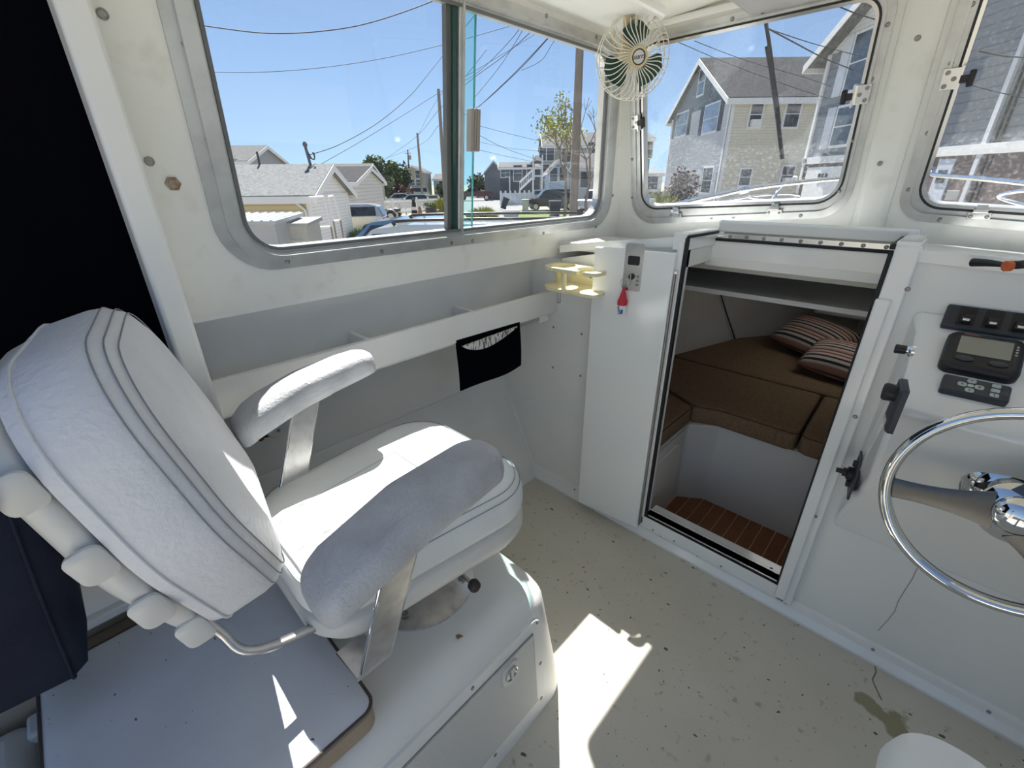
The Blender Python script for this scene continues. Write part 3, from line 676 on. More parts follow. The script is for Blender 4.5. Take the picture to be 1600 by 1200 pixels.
MB().tube(spline([b0+Vector((-.01,0,.0)), b0+Vector((-.06,0,.05)), b0+Vector((-.055,-.0,.11)), b0.lerp(bt,.7)]), .004, 8).build('cord', FCREAM, fan, smooth=3)

# ================================================================== SEAT BOX, CUSHION
sb = thing('seat_box', (-.85, .2, 0), 'white moulded fibreglass seat box carrying the pedestal chair', 'seat box')
BXT = .478
ring0 = rpoly([(-1.15, -.31), (-.505, -.31), (-.505, .785), (-1.15, .785)], [.02, .02, .10, .05], 8)
MB().sweep(ring0, [(0, 0), (.010, .10), (.036, .405), (.048, .445), (.072, .468), (.105, BXT)], lambda a, b, h: Vector((a, b, h))).build('box_body', GEL, sb, smooth=.9)
NB = Vector((1, 0, .085)).normalized()
def BF(x, y): p = onplane(x, y, (1, 0, .085), -.5055); return (p.y, p.z)
fb = lambda a, b: Vector((-.5055-.085*b, a, b))
ho = rpoly([(-.25, .055), (.655, .055), (.655, .400), (-.25, .400)], .035, 6)
hatch = MB().plate(ho, [], lambda a, b: fb(a, b)-NB*.01, NB, .018).build('hatch_frame', GEL, sb, bevel=.006)
hi = offs(ho, .040)
dd = MB().plate(hi, [], lambda a, b: fb(a, b)+NB*.008, NB, .005).build('hatch_door', mat('hatch_texture', (.66,.655,.62), .5, bump=.5, bscale=300), hatch, bevel=.003)
ringplate('door_gap', offs(ho, .036), offs(ho, .040), fb, NB, .009, mat('gap_grey', (.25,.25,.24), .7), hatch)
for y, z in ((.640, .385), (.642, .22), (.636, .075), (.40, .385), (.10, .385), (.44, .070), (.14, .070), (-.2, .385)): screw(fb(y, z)+NB*.008, NB, hatch, .85)
ly, lz_ = BF(792, 1046)
lt = MB().plate(rpoly([(ly-.032, lz_-.034), (ly+.032, lz_-.034), (ly+.032, lz_+.034), (ly-.032, lz_+.034)], .026, 6), [], lambda a, b: fb(a, b)+NB*.013, NB, .004).build('latch', SHELL, hatch, bevel=.002)
MB().lathe([(.022,0),(.022,.002),(.019,.0035),(.019,.0008),(.0001,.0005)], fb(ly, lz_)+NB*.017, NB, 24).build('latch_ring', STEEL, lt, smooth=.7)
MB().box((-.004, -.018, 0), (.004, .018, .006), frame_M(fb(ly, lz_)+NB*.017, (0, 1, 0), NB)).build('latch_pull', SHELL, lt, bevel=.002)
lf = onz(717, 994, BXT+.001); MB().add([lf+Vector(q) for q in ((-.008,-.004,0),(.004,-.008,.001),(.010,.006,.003),(-.002,.004,.001))]+[lf+Vector(q)+Vector((0,0,.001)) for q in ((-.008,-.004,0),(.004,-.008,.001),(.010,.006,.003),(-.002,.004,.001))], [(0,1,2,3),(7,6,5,4),(0,4,5,1),(1,5,6,2),(2,6,7,3),(3,7,4,0)]).build('dry_leaf', mat('leaf_tan', (.35,.20,.06), .8), None, label='tiny dry brown leaf scrap lying on the white seat box', category='leaf')

cs = thing('bench_cushion', (-.84, -.05, BXT), 'white vinyl bench cushion with tan sides and dark piping behind the pedestal chair', 'cushion')
co = rpoly([(-1.15, -.285), (-.572, -.285), (-.572, .188), (-1.15, .188)], [.05, .03, .028, .05], 6)
ident = lambda a, b, h: Vector((a, b, h))
CUSHV = mat('cushion_vinyl', (.78,.79,.82), .42, c2=(.71,.72,.75), nscale=6, lo=.4, hi=.8, bump=.12, bscale=60)
MB().sweep(co, [(.006, BXT+.001), (0, BXT+.008), (0, BXT+.060), (.003, BXT+.066)], ident).build('side_band', TAN, cs, smooth=.8)
def spotted(base):
    nt = base.node_tree; b = nt.nodes['Principled BSDF']; l = b.inputs['Base Color'].links[0]; src = l.from_socket
    tc = nt.nodes.new('ShaderNodeTexCoord'); n = nt.nodes.new('ShaderNodeTexNoise'); n.inputs['Scale'].default_value = 90; n.inputs['Detail'].default_value = 2
    nt.links.new(tc.outputs['Object'], n.inputs['Vector']); r = nt.nodes.new('ShaderNodeMapRange'); r.inputs[1].default_value = .73; r.inputs[2].default_value = .76
    nt.links.new(n.outputs[0], r.inputs[0]); mx = nt.nodes.new('ShaderNodeMix'); mx.data_type = 'RGBA'; nt.links.new(r.outputs[0], mx.inputs[0]); nt.links.new(src, mx.inputs[6]); mx.inputs[7].default_value = (.12,.12,.13,1)
    nt.links.new(mx.outputs[2], b.inputs['Base Color'])
spotted(CUSHV)
MB().sweep(co, [(.003, BXT+.062), (.002, BXT+.066), (.012, BXT+.072), (.05, BXT+.076)], ident).build('top_panel', CUSHV, cs, smooth=1)
pl = [Vector((p[0], p[1], BXT+.066)) for p in co]; MB().tube(pl, .0035, 6, closed=True).build('piping', mat('dark_piping', (.09,.07,.06), .7), cs, smooth=3)
st = [Vector((p[0], p[1], BXT+.056)) for p in offs(co, -.001)]; MB().tube(st, .0012, 4, closed=True).build('stitching', SEAM, cs)
MB().box((-1.245, -.75, .0), (-1.157, .13, .50)).build('side_filler', mat('shaded_deck_tan', (.44,.36,.27), .6), None, bevel=.005, label='beige filler strip toned like shaded deck between bench cushion and gunwale', category='filler')  # filler panel: its beige stands in for the shaded deck in the gap

# ================================================================== PEDESTAL CHAIR
CX = -.84
chr_ = thing('pedestal_chair', (CX, .44, BXT), 'white vinyl pedestal captain chair with two padded armrests', 'chair')
MB().lathe([(.0001,0),(.152,0),(.152,.006),(.142,.010),(.075,.050),(.052,.058),(.050,.10),(.060,.115),(.060,.190),(.0001,.190)], (CX+.03, .455, BXT), (0,0,1), 40).build('pedestal_base', BRUSH, chr_, smooth=.6)
bolt2 = MB().lathe([(.014,0),(.014,.004),(.008,.004),(.008,.009),(.004,.010),(.0001,.007)], (0,0,0), (0,0,1), 14)
bm2 = bpy.data.meshes.new('base_bolt'); bm2.from_pydata(bolt2.v, [], bolt2.f); bm2.materials.append(SCREW)
for k in range(4):
    a = math.radians(-52+90*k); screw(Vector((CX+.03+.118*math.cos(a), .455+.118*math.sin(a), BXT+.018)), (.35*math.cos(a), .35*math.sin(a), 1), chr_, 1, 'base_bolt', bm2)
kp = onz(741, 915, .57); MB().tube([(CX+.05, .50, .585), kp], .006, 8).build('lever', STEEL, chr_)
MB().lathe([(.0001,-.017),(.012,-.012),(.017,0),(.012,.012),(.0001,.017)], kp, (0,0,1), 16).build('lever_knob', mat('knob_brown', (.05,.035,.03), .5), chr_, smooth=3)
so_ = rpoly([(CX-.20, .140), (CX+.20, .140), (CX+.272, .722), (CX-.265, .715)], [.11, .11, .13, .13], 10)
MB().sweep(offs(so_, .001), [(.10, .638), (.05, .640), (.014, .652), (0, .676), (0, .702), (.005, .714), (.03, .722)], ident).build('seat_pan', SHELL, chr_, smooth=1)
seat = MB(); seat.sweep(so_, [(.05, .722), (.018, .727), (.003, .738), (0, .752), (.001, .780), (.008, .806), (.024, .823), (.055, .834), (.10, .838), (.15, .838), (.20, .836)], ident)
sc_ = seat.build('seat_cushion', VINYL, chr_, smooth=1)
for ins, z in ((.0075, .807), (.020, .8215)):
    MB().tube([Vector((p[0], p[1], z)) for p in offs(so_, ins)], .0011, 5, closed=True).build('seam', SEAM, sc_, smooth=3)
for (x0, y0), (x1, y1) in (((CX-.05, .18), (CX-.10, .62)), ((CX+.06, .18), (CX+.12, .62))):
    MB().tube([(x0+(x1-x0)*k/6, y0+(y1-y0)*k/6, .8382) for k in range(7)], .0012, 4).build('seam', mat('soft_crease', (.5,.52,.51), .7), sc_)
MB().tube([(CX-.085, .50, .8382), (CX+.10, .50, .8382)], .0012, 4).build('seam', MATS['soft_crease'], sc_)
# armrests
def armrest(x, yf, yr, zf, zr, sx):
    d = Vector((0, yf-yr, zf-zr)); L = d.length; d.normalize(); n = Vector((0, -d.z, d.y)); w = Vector((1, 0, 0)); o = Vector((x, yr, zr))
    ol_ = rpoly([(-.050, 0), (.050, 0), (.056, L*.5), (.048, L), (-.048, L), (-.056, L*.5)], [.035, .035, .2, .040, .040, .2], 7)
    def fn(a, b, h):
        s = b/L; droop = -.030*max(0, (.28-s)/.28)**1.6
        return o + d*b + w*a + n*(h+droop+.010*math.sin(s*math.pi))
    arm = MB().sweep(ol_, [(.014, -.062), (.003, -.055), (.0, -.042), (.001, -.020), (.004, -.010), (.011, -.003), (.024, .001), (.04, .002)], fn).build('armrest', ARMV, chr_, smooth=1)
    pt = o + d*(L*.50) + n*(-.052)
    blk = MB().box((-.028, -.045, -.012), (.028, .045, .012), frame_M(pt, w, n)).build('arm_mount', SHELL, arm, bevel=.004)
    hw = .031
    b0 = Vector((x-sx*.004, pt.y-.01, pt.z)); b1 = Vector((x-sx*.070, .200, .690)); b2 = Vector((x-sx*.090, .195, .650)); b3 = Vector((x-sx*.18, .195, .634))
    path = [b0, b0.lerp(b1, .5), b1, b1.lerp(b2, .5)+Vector((0,0,-.004)), b2, b3]; rings = []
    for i, p in enumerate(path):
        t = (path[min(i+1, 5)]-path[max(i-1, 0)]).normalized(); wv = Vector((0, 1, 0)); wv = (wv - t*wv.dot(t)).normalized(); nv = t.cross(wv)
        rings.append([p+wv*(hw*s1)+nv*(.0035*s2) for s1, s2 in ((-1,-.6),(-.93,-1),(.93,-1),(1,-.6),(1,.6),(.93,1),(-.93,1),(-1,.6))])
    MB().loft(rings).build('arm_strut', BRUSH, chr_, smooth=.5)
    for s in (-1, 1): MB().tube([p + Vector((0, 1, 0))*hw*s for p in path[:3]], .004, 6).build('strut_edge', CHROME, chr_, smooth=3)
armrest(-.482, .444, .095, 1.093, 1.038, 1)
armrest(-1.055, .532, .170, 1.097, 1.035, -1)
# backrest
BO = Vector((-.858, .100, .862)); BR = Matrix.Rotation(math.radians(-10), 3, 'Z'); bu = BR @ Vector((1, 0, 0)); bv = BR @ Vector((0, -.26, .966)).normalized(); bn = BR @ Vector((0, .966, .26)).normalized()
fbk = lambda a, b, h: BO + bu*a + bv*b + bn*h
bol = rpoly([(-.205, 0), (.205, 0), (.255, .20), (.215, .465), (-.215, .465), (-.255, .20)], [.06, .06, .25, .15, .15, .25], 9)
back = MB(); back.sweep(bol, [(.03, -.055), (.006, -.050), (0, -.030), (0, .025), (.004, .045), (.018, .064), (.045, .075), (.09, .080), (.14, .078)], fbk)
bk_ = back.build('backrest', BACKV, chr_, smooth=1)
for ins, h in ((.003, .044), (.012, .058), (.024, .068)):
    MB().tube([fbk(p[0], p[1], h+.0005) for p in offs(bol, ins)], .0011, 5, closed=True).build('seam', SEAM, bk_, smooth=3)
MB().tube([fbk(p[0], p[1], -.032) for p in offs(bol, -.001)], .0022, 5, closed=True).build('piping', BACKV, bk_, smooth=3)
shell = MB(); shell.sweep(offs(bol, .012), [(.06, -.100), (.02, -.096), (.004, -.084), (0, -.062), (.004, -.058)], fbk)
shl = shell.build('back_shell', SHELL, chr_, smooth=1)
for t in (.035, .135, .245, .36):
    for s in (-1, 1):
        k = min((q for q in bol if q[0]*s > 0), key=lambda q: abs(q[1]-t)); hw_ = abs(k[0])
        MB().sweep(rpoly([(-.026, -.040), (.026, -.040), (.026, -.0), (-.026, -.0)], .012, 4), [(.004, -.006), (0, -.003), (0, .003), (.004, .006)], lambda a, b, h: fbk(s*(hw_-.006+h), t+a, b-.052)).build('shell_clip', SHELL, shl, smooth=.8)
roll = MB(); roll.tube([fbk(x, .40-.02*(x/.2)**2, -.115) for x in (-.2, -.1, 0, .1, .2, .245)], .028, 12); roll.build('vinyl_roll', BACKV, chr_, smooth=3)
for s in (1, -1): MB().tube(spline([fbk(.12*s, .06, -.09), fbk(.13*s, -.06, -.085), Vector((CX+.13*s, .05, .72)), Vector((CX+.13*s, .20, .672))]), .014, 10, flat=.6).build('back_bracket', BRUSH, chr_, smooth=3)

# ================================================================== COVERED AFT SEAT
nv_ = thing('covered_seat', (-.95, -.35, .3), 'aft seat back under a dark navy canvas cover at the left edge', 'covered seat')
no = Vector((-1.06, -.215, .66)); nvv = Vector((0, .10, 1)).normalized(); nnn = Vector((0, 1, -.10)).normalized()
fnv = lambda a, b, h: no + Vector((a, 0, 0)) + nvv*b + nnn*h + Vector((0, .0, 0))
nol = rpoly([(-.13, 0), (.10, -.02), (.09, .22), (.05, .40), (-.13, .44)], [.03, .03, .1, .10, .10], 8)
MB().sweep(nol, [(.04, -.16), (.01, -.15), (0, -.10), (0, .01), (.012, .035), (.05, .050), (.09, .054)], fnv).build('canvas_cover', NAVY, nv_, smooth=1)
MB().tube([fnv(p[0], p[1], .012) for p in offs(nol, -.001)], .003, 6, closed=True).build('cover_seam', NAVY, nv_, smooth=3)
MB().box((-1.15, -.95, .0), (-.60, -.318, .47)).build('seat_shell', SHELL, nv_, bevel=.04, seg=4)
for q in ((32, 1085), (70, 1120)):
    p = onz(*q, .47); MB().box((p.x-.03, p.y-.03, p.z-.03), (p.x+.03, p.y+.008, p.z)).build('shell_clip', SHELL, nv_, bevel=.008)

# ================================================================== HELM
hp = thing('helm_console', (.3, 1.45, .44), 'white moulded helm console pod standing out from the bulkhead', 'console')
prof = [(1.552, 1.185), (1.50, 1.140), (1.275, 1.020), (1.262, 1.008), (1.385, .742), (1.552, .446)]
xl = [-.018, -.004, .012, .014, .020, -.022]
def drow(dx): return [Vector((x+dx, y, z)) for x, (y, z) in zip(xl, prof)]
L_ = drow(0); L_2 = [p+Vector((.018, 0, 0)) for p in L_]; Rr = [Vector((.66, y, z)) for y, z in prof]
back_l = [Vector((-.02, 1.552, 1.0)), ]
mb = MB()
vs2 = L_ + Rr; n6 = 6
mb.add(vs2, [(k, k+1, n6+k+1, n6+k) for k in range(5)] + [(0,5,4,3,2,1), (6,7,8,9,10,11), (0,6,11,5)])
mb.build('pod', GELG, hp, bevel=.014, seg=4)
PN = Vector((0, -.120, .225)).normalized(); PV = Vector((0, .225, .120)).normalized()   # instrument panel normal, up
def IP(x, y, off=0.0):
    n = PN; k = n.dot(Vector((0, 1.275, 1.020)))+off; return onplane(x, y, n, k)
def panel_obj(px, py, w, h, t, rot=0): 
    p = IP(px, py); return frame_M(p, Matrix.Rotation(rot, 3, PN) @ Vector((1, 0, 0)), PN)
# switch panel on the dash face
DF = 1.552
swp = thing('switch_panel', (BH(1536, 508)[0], DF, BH(1536, 508)[1]), 'charcoal rocker switch panel with a row of switches across the dash face', 'switch panel')
s0 = BH(1476, 500, 1.52); s1 = BH(1560, 511, 1.52)
Ms = frame_M((s0[0]-.004, 1.545, s0[1]-.0), (1, 0, 0), Vector((0, -.80, .60)))
MB().box((0, -.034, -.03), (.30, .030, .022), Ms).build('panel_body', CHAR, swp, bevel=.005)
for k in range(5):
    x = .040+k*.046
    r = MB().box((x-.016, -.020, .018), (x+.016, .026, .024), Ms).build('switch_recess', BLACK, swp)
    MB().tube([Ms @ Vector((x-.010, -.008, .026)), Ms @ Vector((x+.010, -.008, .026))], .012, 10).build('rocker', BLACK, r, smooth=1)
    MB().tube([Ms @ Vector((x-.006, -.013, .035)), Ms @ Vector((x+.006, -.013, .035))], .004, 8).build('switch_tip', STEEL, r, smooth=1)
# compass/speed display
gd = thing('instrument_display', IP(1532, 560), 'black square instrument with grey lcd screen and two buttons on the console', 'instrument')
a0 = IP(1474, 572); 
Mg = frame_M(IP(1530, 562), (1, 0, 0), PN)
gw, gh = .066, .062
MB().sweep(rpoly([(-gw, -gh), (gw, -gh), (gw, gh), (-gw, gh)], .020, 6), [(.004, -.006), (0, 0), (0, .018), (.006, .026), (.014, .028)], lambda a, b, h: Mg @ Vector((a, b, h))).build('bezel', BLACK, gd, smooth=.8)
MB().box((-.044, -.018, .0275), (.044, .040, .0295), Mg).build('screen', mat('lcd', (.30,.29,.24), .25), gd)
for dx in (-.028, .028): MB().sweep([(dx+.016*math.cos(t), -.036+.008*math.sin(t)) for t in [2*math.pi*k/16 for k in range(16)]], [(0, .027), (0, .031), (.002, .032)], lambda a, b, h: Mg @ Vector((a, b, h))).build('button', CHAR, gd, smooth=.8)
for k in range(4): MB().box((.049, .0+.009*k, .028), (.053, .004+.009*k, .0295), Mg).build('printed_mark', mat('print_grey', (.5,.5,.5), .6), gd)
MB().box((-.040, .045, .028), (-.012, .050, .0292), Mg).build('printed_name', mat('print_red', (.22,.09,.07), .6), gd)
# remote keypad
rk = thing('autopilot_keypad', IP(1519, 612), 'black keypad with pale green buttons just above the steering wheel', 'keypad')
Mk = frame_M(IP(1520, 612), Vector((1, 0, 0)), PN)
MB().sweep(rpoly([(-.055, -.026), (.055, -.026), (.055, .026), (-.055, .026)], .006, 4), [(.003, -.006), (0, 0), (0, .012), (.004, .016)], lambda a, b, h: Mk @ Vector((a, b, h))).build('keypad_body', CHAR, rk, smooth=.6)
PADB = mat('pad_button', (.48,.54,.50), .6)
for cx_, cy_, r in ((-.008, 0, .0055), (-.008, .014, .0075), (-.008, -.014, .0075), (-.022, 0, .0075), (.006, 0, .0075)):
    b_ = MB().sweep(rpoly([(cx_-r, cy_-r*.8), (cx_+r, cy_-r*.8), (cx_+r, cy_+r*.8), (cx_-r, cy_+r*.8)], .004, 3), [(0, .015), (0, .0175)], lambda a, b, h: Mk @ Vector((a, b, h))).build('button', PADB, rk)
for k in range(3): MB().sweep(rpoly([(.024, -.019+.014*k), (.038, -.019+.014*k), (.038, -.009+.014*k), (.024, -.009+.014*k)], .002, 3), [(0, .015), (0, .0175)], lambda a, b, h: Mk @ Vector((a, b, h))).build('button', PADB, rk)
for s, ch_ in (((-.022, 0), '<'), ((.006, 0), '>'), ((-.008, .014), '^'), ((-.008, -.014), 'v'), ((.031, -.014), 'I')):
    text('button_symbol', ch_, Mk @ Matrix.Translation((s[0], s[1], .0178)), .010, BLACK, rk, .0003)
# controls on the port face of the pod
SN = Vector((-1, -.125, 0)).normalized()
def PF(x, y): return onplane(x, y, SN, SN.dot(Vector((-.0205, 1.552, .8))))
k0 = PF(1428, 549); kb = thing('push_pull_knob', k0, 'small black pull knob with chrome collar on the side of the console', 'knob')
MB().lathe([(.0001,0),(.014,0),(.015,.006),(.010,.010),(.010,.014),(.0001,.014)], k0, SN, 20).build('collar', CHROME, kb, smooth=.7)
MB().lathe([(.0001,.012),(.010,.013),(.011,.032),(.009,.034),(.0001,.034)], k0, SN, 12).build('knob', BLACK, kb, smooth=.6)
c0_ = PF(1404, 636); cp = thing('control_panel', c0_, 'dark rectangular control plate with a round dial knob on the console side', 'control')
Mc = frame_M(c0_, Vector((0, 0, 1)), SN)
MB().sweep(rpoly([(-.050, -.045), (.055, -.045), (.055, .040), (-.050, .040)], .004, 3), [(0, -.002), (0, .008), (.004, .013)], lambda a, b, h: Mc @ Vector((a, b, h))).build('plate', CHAR, cp, smooth=.5)
MB().lathe([(.0001,.012),(.019,.013),(.020,.032),(.017,.036),(.0001,.036)], Mc @ Vector((.030, .0, 0)), SN, 20).build('dial_knob', BLACK, cp, smooth=.7)
MB().box((-.045, -.01, .0125), (-.030, .02, .014), Mc).build('silver_label', STEEL, cp)
i0_ = PF(1336, 742); ig = thing('ignition_switch', i0_, 'black ignition switch with key on a small plate low on the console side', 'switch')
Mi = frame_M(i0_, Vector((0, 0, 1)), SN)
MB().box((-.060, -.050, -.002), (.060, .045, .004), Mi).build('plate', CHAR, ig, bevel=.002)
MB().lathe([(.0001,.003),(.020,.004),(.020,.018),(.013,.022),(.013,.030),(.0001,.030)], i0_, SN, 18).build('barrel', BLACK, ig, smooth=.6)
MB().box((-.006, -.004, .028), (.006, .004, .046), Mi).build('key_head', BLACK, ig)
for a in (.036, -.034): MB().lathe([(.0001,.003),(.011,.004),(.010,.014),(.0001,.015)], Mi @ Vector((a, 0, 0)), SN, 10).build('toggle', BLACK, ig, smooth=.6)
# steering wheel
SWC = Vector((.252, 1.190, .888)); tilt = .20
swn = Vector((0, -math.cos(tilt), math.sin(tilt)))      # towards the helmsman
swv = Vector((0, math.sin(tilt), math.cos(tilt)))
sw = thing('steering_wheel', SWC, 'polished stainless steering wheel with three broad dark spokes', 'steering wheel')
def SWP(r, a, h=0): return SWC + Vector((1, 0, 0))*(r*math.cos(a)) + swv*(r*math.sin(a)) + swn*h
MB().tube([SWP(.203, 2*math.pi*k/72) for k in range(72)], .0125, 14, closed=True).build('rim', CHROME, sw, smooth=3)
MB().tube([SWP(.197, 2*math.pi*k/72, -.010) for k in range(72)], .006, 8, closed=True).build('inner_ring', mat('dark_steel', (.28,.28,.28), .15, 1.0), sw, smooth=3)
SPK = mat('spoke_steel', (.10,.10,.10), .22, 1.0)
for a in (math.radians(190), math.radians(310), math.radians(70)):
    rings = []
    for i in range(9):
        u = i/8; r = .035+.165*u; hw = .040-.052*u+.036*u*u; hh = .016*(1-u)-.004
        c = SWP(r, a, hh); tv = (SWP(1, a+math.pi/2)-SWC).normalized()
        rings.append([c-tv*hw-swn*.003, c-tv*hw+swn*.001, c+swn*.004, c+tv*hw+swn*.001, c+tv*hw-swn*.003])
    MB().loft(rings).build('spoke', SPK, sw, smooth=.6)
MB().lathe([(.062,-.006),(.064,.003),(.054,.010),(.040,.014),(.038,.019),(.030,.026),(.016,.030),(.0001,.031)], SWC, swn, 36).build('hub', CHROME, sw, smooth=.7)
MB().lathe([(.030,-.16),(.030,-.02),(.045,-.004)], SWC, swn, 24).build('column', STEEL, sw, smooth=.7)
MB().lathe([(.0001,-.155),(.075,-.155),(.078,-.140),(.068,-.122),(.045,-.112),(.030,-.110)], SWC, swn, 36).build('column_bezel', CHROME, sw, smooth=.7)
# cable end lying on the dash
cb0 = onz(1525, 412, 1.325); cb = thing('cable_connector', cb0, 'black cable plug with an orange collar lying on the dash top', 'cable')
cpts = [onz(x, y, z) for x, y, z in ((1520, 410, 1.318), (1545, 411, 1.322), (1572, 414, 1.324))]
MB().tube(cpts, [.010, .008, .005], 10).build('plug', BLACK, cb, smooth=1)
MB().tube([onz(1570, 414, 1.324), onz(1590, 414, 1.327), onz(1625, 410, 1.33)], .009, 10).build('cable', BLACK, cb, smooth=1)
MB().tube([onz(1570, 416, 1.326), onz(1580, 415.5, 1.327)], .011, 12).build('collar', mat('orange', (.65,.13,.03), .5), cb, smooth=1)
# helm chair: only the front end of its port armrest reaches into view
hc = thing('helm_chair', (.42, .12, 0), 'white textured armrest tip of the helm chair in the lower right corner', 'chair')
ha = onz(1445, 1165, 1.07)
def fha(a, b, h): return Vector((ha.x+.026+a, ha.y+.03+b, 1.07+h))
MB().sweep(rpoly([(-.05, -.40), (.05, -.40), (.048, 0), (-.048, 0)], [.03, .03, .045, .045], 8), [(.02, -.055), (.004, -.045), (0, -.028), (.003, -.012), (.014, -.002), (.03, .001)], fha).build('armrest', VINYL, hc, smooth=1)
MB().box((ha.x+.004, ha.y-.22, .70), (ha.x+.012, ha.y-.16, 1.03)).build('arm_strut', BRUSH, hc)
MB().sweep(rpoly([(ha.x+.07, -.30), (ha.x+.57, -.30), (ha.x+.57, .18), (ha.x+.07, .18)], .1, 6), [(.02, .70), (0, .73), (0, .80), (.03, .83)], ident).build('seat_cushion', VINYL, hc, smooth=1)
MB().lathe([(.16,0),(.15,.02),(.05,.05),(.05,.70)], (ha.x+.32, -.05, 0), (0,0,1), 24).build('pedestal', BRUSH, hc, smooth=.6)

# ================================================================== CABIN BELOW
cw = struct('wall_cabin', (-.3, 2.8, -.1), 'off white fibreglass liner of the dark forward cabin')
BZ = .47
def hullx(y, z): 
    t = max(0, (y-1.6)/2.9); return 1.12*(1-t**2.2) + .02*(z-.4)
pts = [(1.60+2.9*k/16) for k in range(17)]
for s in (-1, 1):
    mb = MB(); rr = []
    for y in pts:
        rr.append([Vector((-.22+s*hullx(y, z)*(.82+.25*min(1, max(0, z)/1.1)), y, z)) for z in (.0, .3, .6, .9, 1.2)] + [Vector((-.22+s*(hullx(y, z)*(.82+.25*min(1, max(0, z)/1.1))+.02), y, z)) for z in (1.2, .9, .6, .3, .0)])
    mb.loft(rr); mb.build('hull_lining', CABIN, cw, smooth=.8)
MB().box((-.34, 4.25, 0), (-.10, 4.29, 1.2)).build('bow_panel', CABIN, cw)
zc = zr-.10
HX0, HX1, HY0, HY1 = -.40, -.05, 2.66, 2.98  # unseen hatch opening through ceiling and foredeck, added to light the cabin
czf = lambda a, b: Vector((a, b, zc+(1.0-zc)*(b-nY)/2.6))
MB().plate([(-1.5, nY+.02), (1.0, nY+.02), (1.0, 4.4), (-1.5, 4.4)], [rpoly([(HX0, HY0), (HX1, HY0), (HX1, HY1), (HX0, HY1)], .05, 4)], czf, Vector((0, 0, 1)), .03).build('cabin_ceiling', CABIN, cw)
for x0, x1 in ((-1.5, DX0-.02), (DX1+.02, 1.0)): MB().box((x0, 1.57, zc-.0), (x1, nY+.05, zc+.03)).build('cabin_ceiling', CABIN, cw)
MB().box((-.68, 1.56, -.14), (.40, 2.3, -.10)).build('cabin_floor_base', CABIN, cw)
MB().box((DX0-.03, 1.585, -.12), (DX1+.05, 1.60, DZ0-.01)).build('step_riser', CABIN, cw)
# footwell sides
MB().add([Vector(p) for p in ((-.70, 1.58, -.1), (-.70, 2.02, -.1), (-.58, 2.10, -.1), (.12, 2.10, -.1), (-.70, 1.58, BZ-.10), (-.70, 2.02, BZ-.10), (-.58, 2.12, BZ-.10), (.12, 2.12, BZ-.10),
   (-.72, 1.58, -.1), (-.72, 2.04, -.1), (-.59, 2.13, -.1), (.12, 2.13, -.1), (-.72, 1.58, BZ-.10), (-.72, 2.04, BZ-.10), (-.59, 2.15, BZ-.10), (.12, 2.15, BZ-.10))],
   [(0,1,5,4),(1,2,6,5),(2,3,7,6),(8,12,13,9),(9,13,14,10),(10,14,15,11),(4,5,13,12),(5,6,14,13),(6,7,15,14),(0,4,12,8),(3,11,15,7)]).build('footwell', mat('footwell_white', (.66,.65,.64), .45), cw, bevel=.02, seg=3)
MB().box((.10, 1.58, -.1), (.13, 2.15, BZ-.10)).build('footwell_side', MATS['footwell_white'], cw)
lk = MB().plate(rpoly([(1.66, 0.0), (1.94, .0), (1.94, .30), (1.66, .30)], .04, 5), [], lambda a, b: Vector((-.70, a, b)), Vector((1, 0, 0)), .010).build('locker_door', CABIN, cw, bevel=.003)
MB().plate([(-1.25, 1.57), (-.70, 1.57), (-.70, 2.02), (-.58, 2.11), (.12, 2.11), (.12, 1.57), (.8, 1.57), (.8, 3.2), (.1, 4.2), (-.5, 4.2), (-1.25, 3.0)], [], fz(BZ-.115), Vector((0, 0, 1)), .012).build('berth_top', CABIN, cw)
# teak strip sole: each plank a piece
sole = struct('floor_cabin', (-.4, 1.85, -.1), 'teak and holly strip sole of the cabin footwell')
TEAK = mat('teak', (.26, .095, .035), .5, c2=(.19, .065, .022), nscale=30, stretch=(6, 1, 1), bump=.1)
HOLLY = mat('holly_strip', (.55, .40, .25), .5)
MB().box((-.70, 1.60, -.100), (.10, 2.11, -.0935)).build('holly_base', HOLLY, sole)
for k in range(13): MB().box((-.695+k*.060, 1.605, -.0935), (-.640+k*.060, 2.105, -.0905)).build('plank', TEAK, sole)
# berth cushions
def cushion(name, pl, z0, z1, lab, r=.03):
    o = thing(name, (sum(p[0] for p in pl)/len(pl), sum(p[1] for p in pl)/len(pl), z0), lab, 'cushion')
    ol_ = rpoly(pl, r, 5)
    MB().sweep(ol_, [(.012, z0), (0, z0+.012), (0, z1-.02), (.006, z1-.006), (.022, z1), (.05, z1+.002)], ident).build('cushion_body', BROWN, o, smooth=1)
    MB().tube([Vector((p[0], p[1], z1-.010)) for p in offs(ol_, .002)], .003, 5, closed=True).build('piping', mat('brown_piping', (.10,.062,.036), .9), o, smooth=3)
    return o
g1_ = onz(1278, 600, BZ); g0_ = onz(1243, 680, BZ-.03)
cushion('berth_cushion', [(-1.16, 1.61), (-.70, 1.61), (-.70, 2.03), (-1.16, 2.24)], BZ-.10, BZ, 'brown fabric berth cushion along the port side beside the footwell')
cushion('berth_cushion', [(-.695, 2.045), (-.58, 2.085), (-.245, 2.085), (-.26, 2.62), (-1.13, 2.62), (-1.13, 2.27)], BZ-.10, BZ, 'wide brown fabric berth cushion behind the footwell under the doorway centre')
cushion('berth_cushion', [(-.235, 2.085), (.30, 2.085), (.62, 2.3), (.62, 2.62), (-.25, 2.62)], BZ-.10, BZ, 'brown fabric berth cushion on the starboard side of the footwell')
cushion('berth_cushion', [(-1.10, 2.63), (.60, 2.63), (.45, 3.3), (0, 3.95), (-.44, 3.95), (-.90, 3.3)], BZ-.10, BZ, 'brown fabric berth cushion filling the bow')
